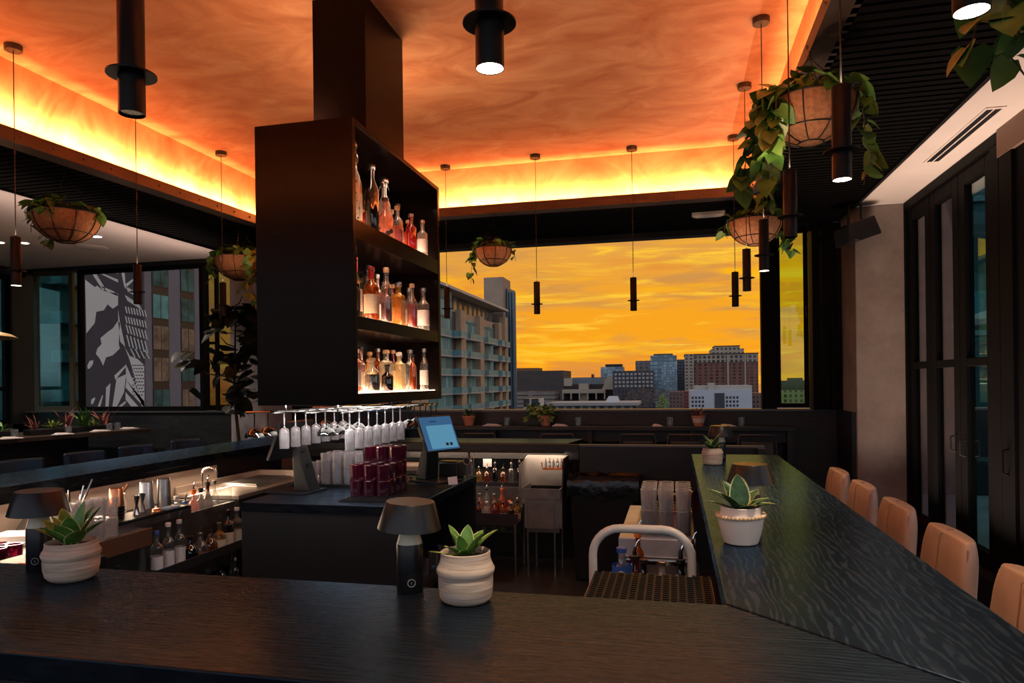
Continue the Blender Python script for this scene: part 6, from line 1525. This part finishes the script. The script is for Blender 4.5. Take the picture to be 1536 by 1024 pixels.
MB().box(-.30, .10, 3.25, 3.66, .53, .545).done('shelf', 'steel_dark', t, world=True, smooth=False)
for x in (-.29, .09):
    for y in (3.27, 3.64): MB().cyl((x, y, 0), (x, y, .53), .012).done('leg', 'steel', t, world=True)
for k, (d, s, c, cp, lb, x, y, sp, sc) in enumerate((('plastic bottle with blue cap and label', 'small', 'clear', 'blue', 'white', -.255, 3.34, 0, 1.75), ('dark red round bottle with a pourer', 'round', 'plum', 'black', None, -.20, 3.44, 1, 1.3), ('dark bottle with a plain black cap', 'small', 'dark', 'black', None, -.152, 3.33, 0, 1.45), ('pale spirit bottle with a steel cap', 'small', 'white', 'steel', 'white', -.068, 3.33, 0, 1.4), ('dark bottle with a black pourer', 'small', 'dark', 'black', None, .018, 3.33, 1, 1.5), ('amber bottle with an orange spout', 'slim', 'amber', 'orange', None, -.19, 3.57, 1, 1.05), ('clear bottle leaning tall by the counter', 'slim', 'clear', 'steel', None, .075, 3.42, 1, 1.0))):
    if k == 0: lb = None
    t = bottle(d, s, c, cp, lb, None, (.1, .6), bool(sp), (x, y, .546), 'on the low shelf before the glass washer', 'bottles before the glass washer', sc)
    if k == 0:
        MB().lathe([(.0265, .07), (.0265, .115)], 18, cap0=False, cap1=False).done('label', CAPS['blue'], t)
        m = MB(); m.tube([(.0268 * math.cos(a0), .0268 * math.sin(a0), .092 + .010 * math.sin(q)) for q, a0 in [(PI / 4 * i, -PI / 2 + .35 * math.cos(PI / 4 * i)) for i in range(8)]], .0018, 5, closed=True); m.done('round_mark', CAPS['white'], t)
t = thing('service_station', 'steel service station under the black rubber mat at the inner corner of the bar', 'work station', (-.09, 2.13, 0))
MB().box(-.285, .112, 1.80, 2.46, .02, .925).done('cabinet', 'black', t, world=True, smooth=False, bevel=.003)
MB().box(-.288, .114, 1.795, 2.47, .925, .937).done('worktop', 'steel', t, world=True, smooth=False)
t = thing('drip_mat', 'black perforated rubber mat covering the service station at the bar corner', 'mat', (-.09, 2.13, .938))
m = MB().box(-.280, .108, 1.80, 2.462, .938, .942)
nx, ny = 15, 30
for i in range(nx + 1):
    x = -.278 + i * (.384 / nx); m.box(x - .0035, x + .0035, 1.80, 2.462, .942, .950)
for j in range(ny + 1):
    y = 1.802 + j * (.656 / ny)
    for i in range(nx):
        x = -.278 + i * (.384 / nx); o_ = .5 * (.656 / ny) * (i % 2)
        if y + o_ + .004 < 2.462: m.box(x, x + .384 / nx, y + o_ - .003, y + o_ + .003, .942, .950)
m.done('mat', 'rubber', t, world=True, smooth=False)
t = thing('hand_cart', 'folding hand cart with a cream tubular arch handle behind the rubber mat', 'cart', (-.13, 2.75, 0))
xa, xb, ya, zt, r = -.297, .052, 2.53, 1.088, .10
pts = [(xa, ya, .15), (xa, ya, zt - r)] + [(xa + r - r * math.cos(a), ya, zt - r + r * math.sin(a)) for a in [PI / 2 * i / 7 for i in range(1, 8)]] + [(xb - r + r * math.sin(a), ya, zt - r + r * math.cos(a)) for a in [PI / 2 * i / 7 for i in range(0, 8)]] + [(xb, ya, .15)]
MB().tube(pts, .0155, 14).done('handle', plain('cream_enamel', (.50, .46, .42), .35, 0, .5, .08, 20), t, world=True)
MB().box(-.31, .065, 2.52, 3.10, .13, .16).done('platform', 'plastic', t, world=True, smooth=False, bevel=.006)
for x in (-.27, .03):
    for y in (2.58, 3.02):
        m = MB(); m.cyl((x - .014, y, .055), (x + .014, y, .055), .055, seg=20); m.done('wheel', 'rubber', t, world=True)
# plain dark storage along the far end of the island's back, against the far counter
t = thing('wall_cooler', 'dark under-counter cooler with a steel top beyond the island', 'cooler', (-2.9, 5.82, 0))
MB().box(-3.05, -2.05, 5.72, 6.09, 0, .86).done('body', 'black', t, world=True, smooth=False); MB().box(-3.06, -2.04, 5.71, 6.09, .86, .89).done('top', plain('warm_dark_steel', (.22, .15, .11), .4, .8), t, world=True, smooth=False)
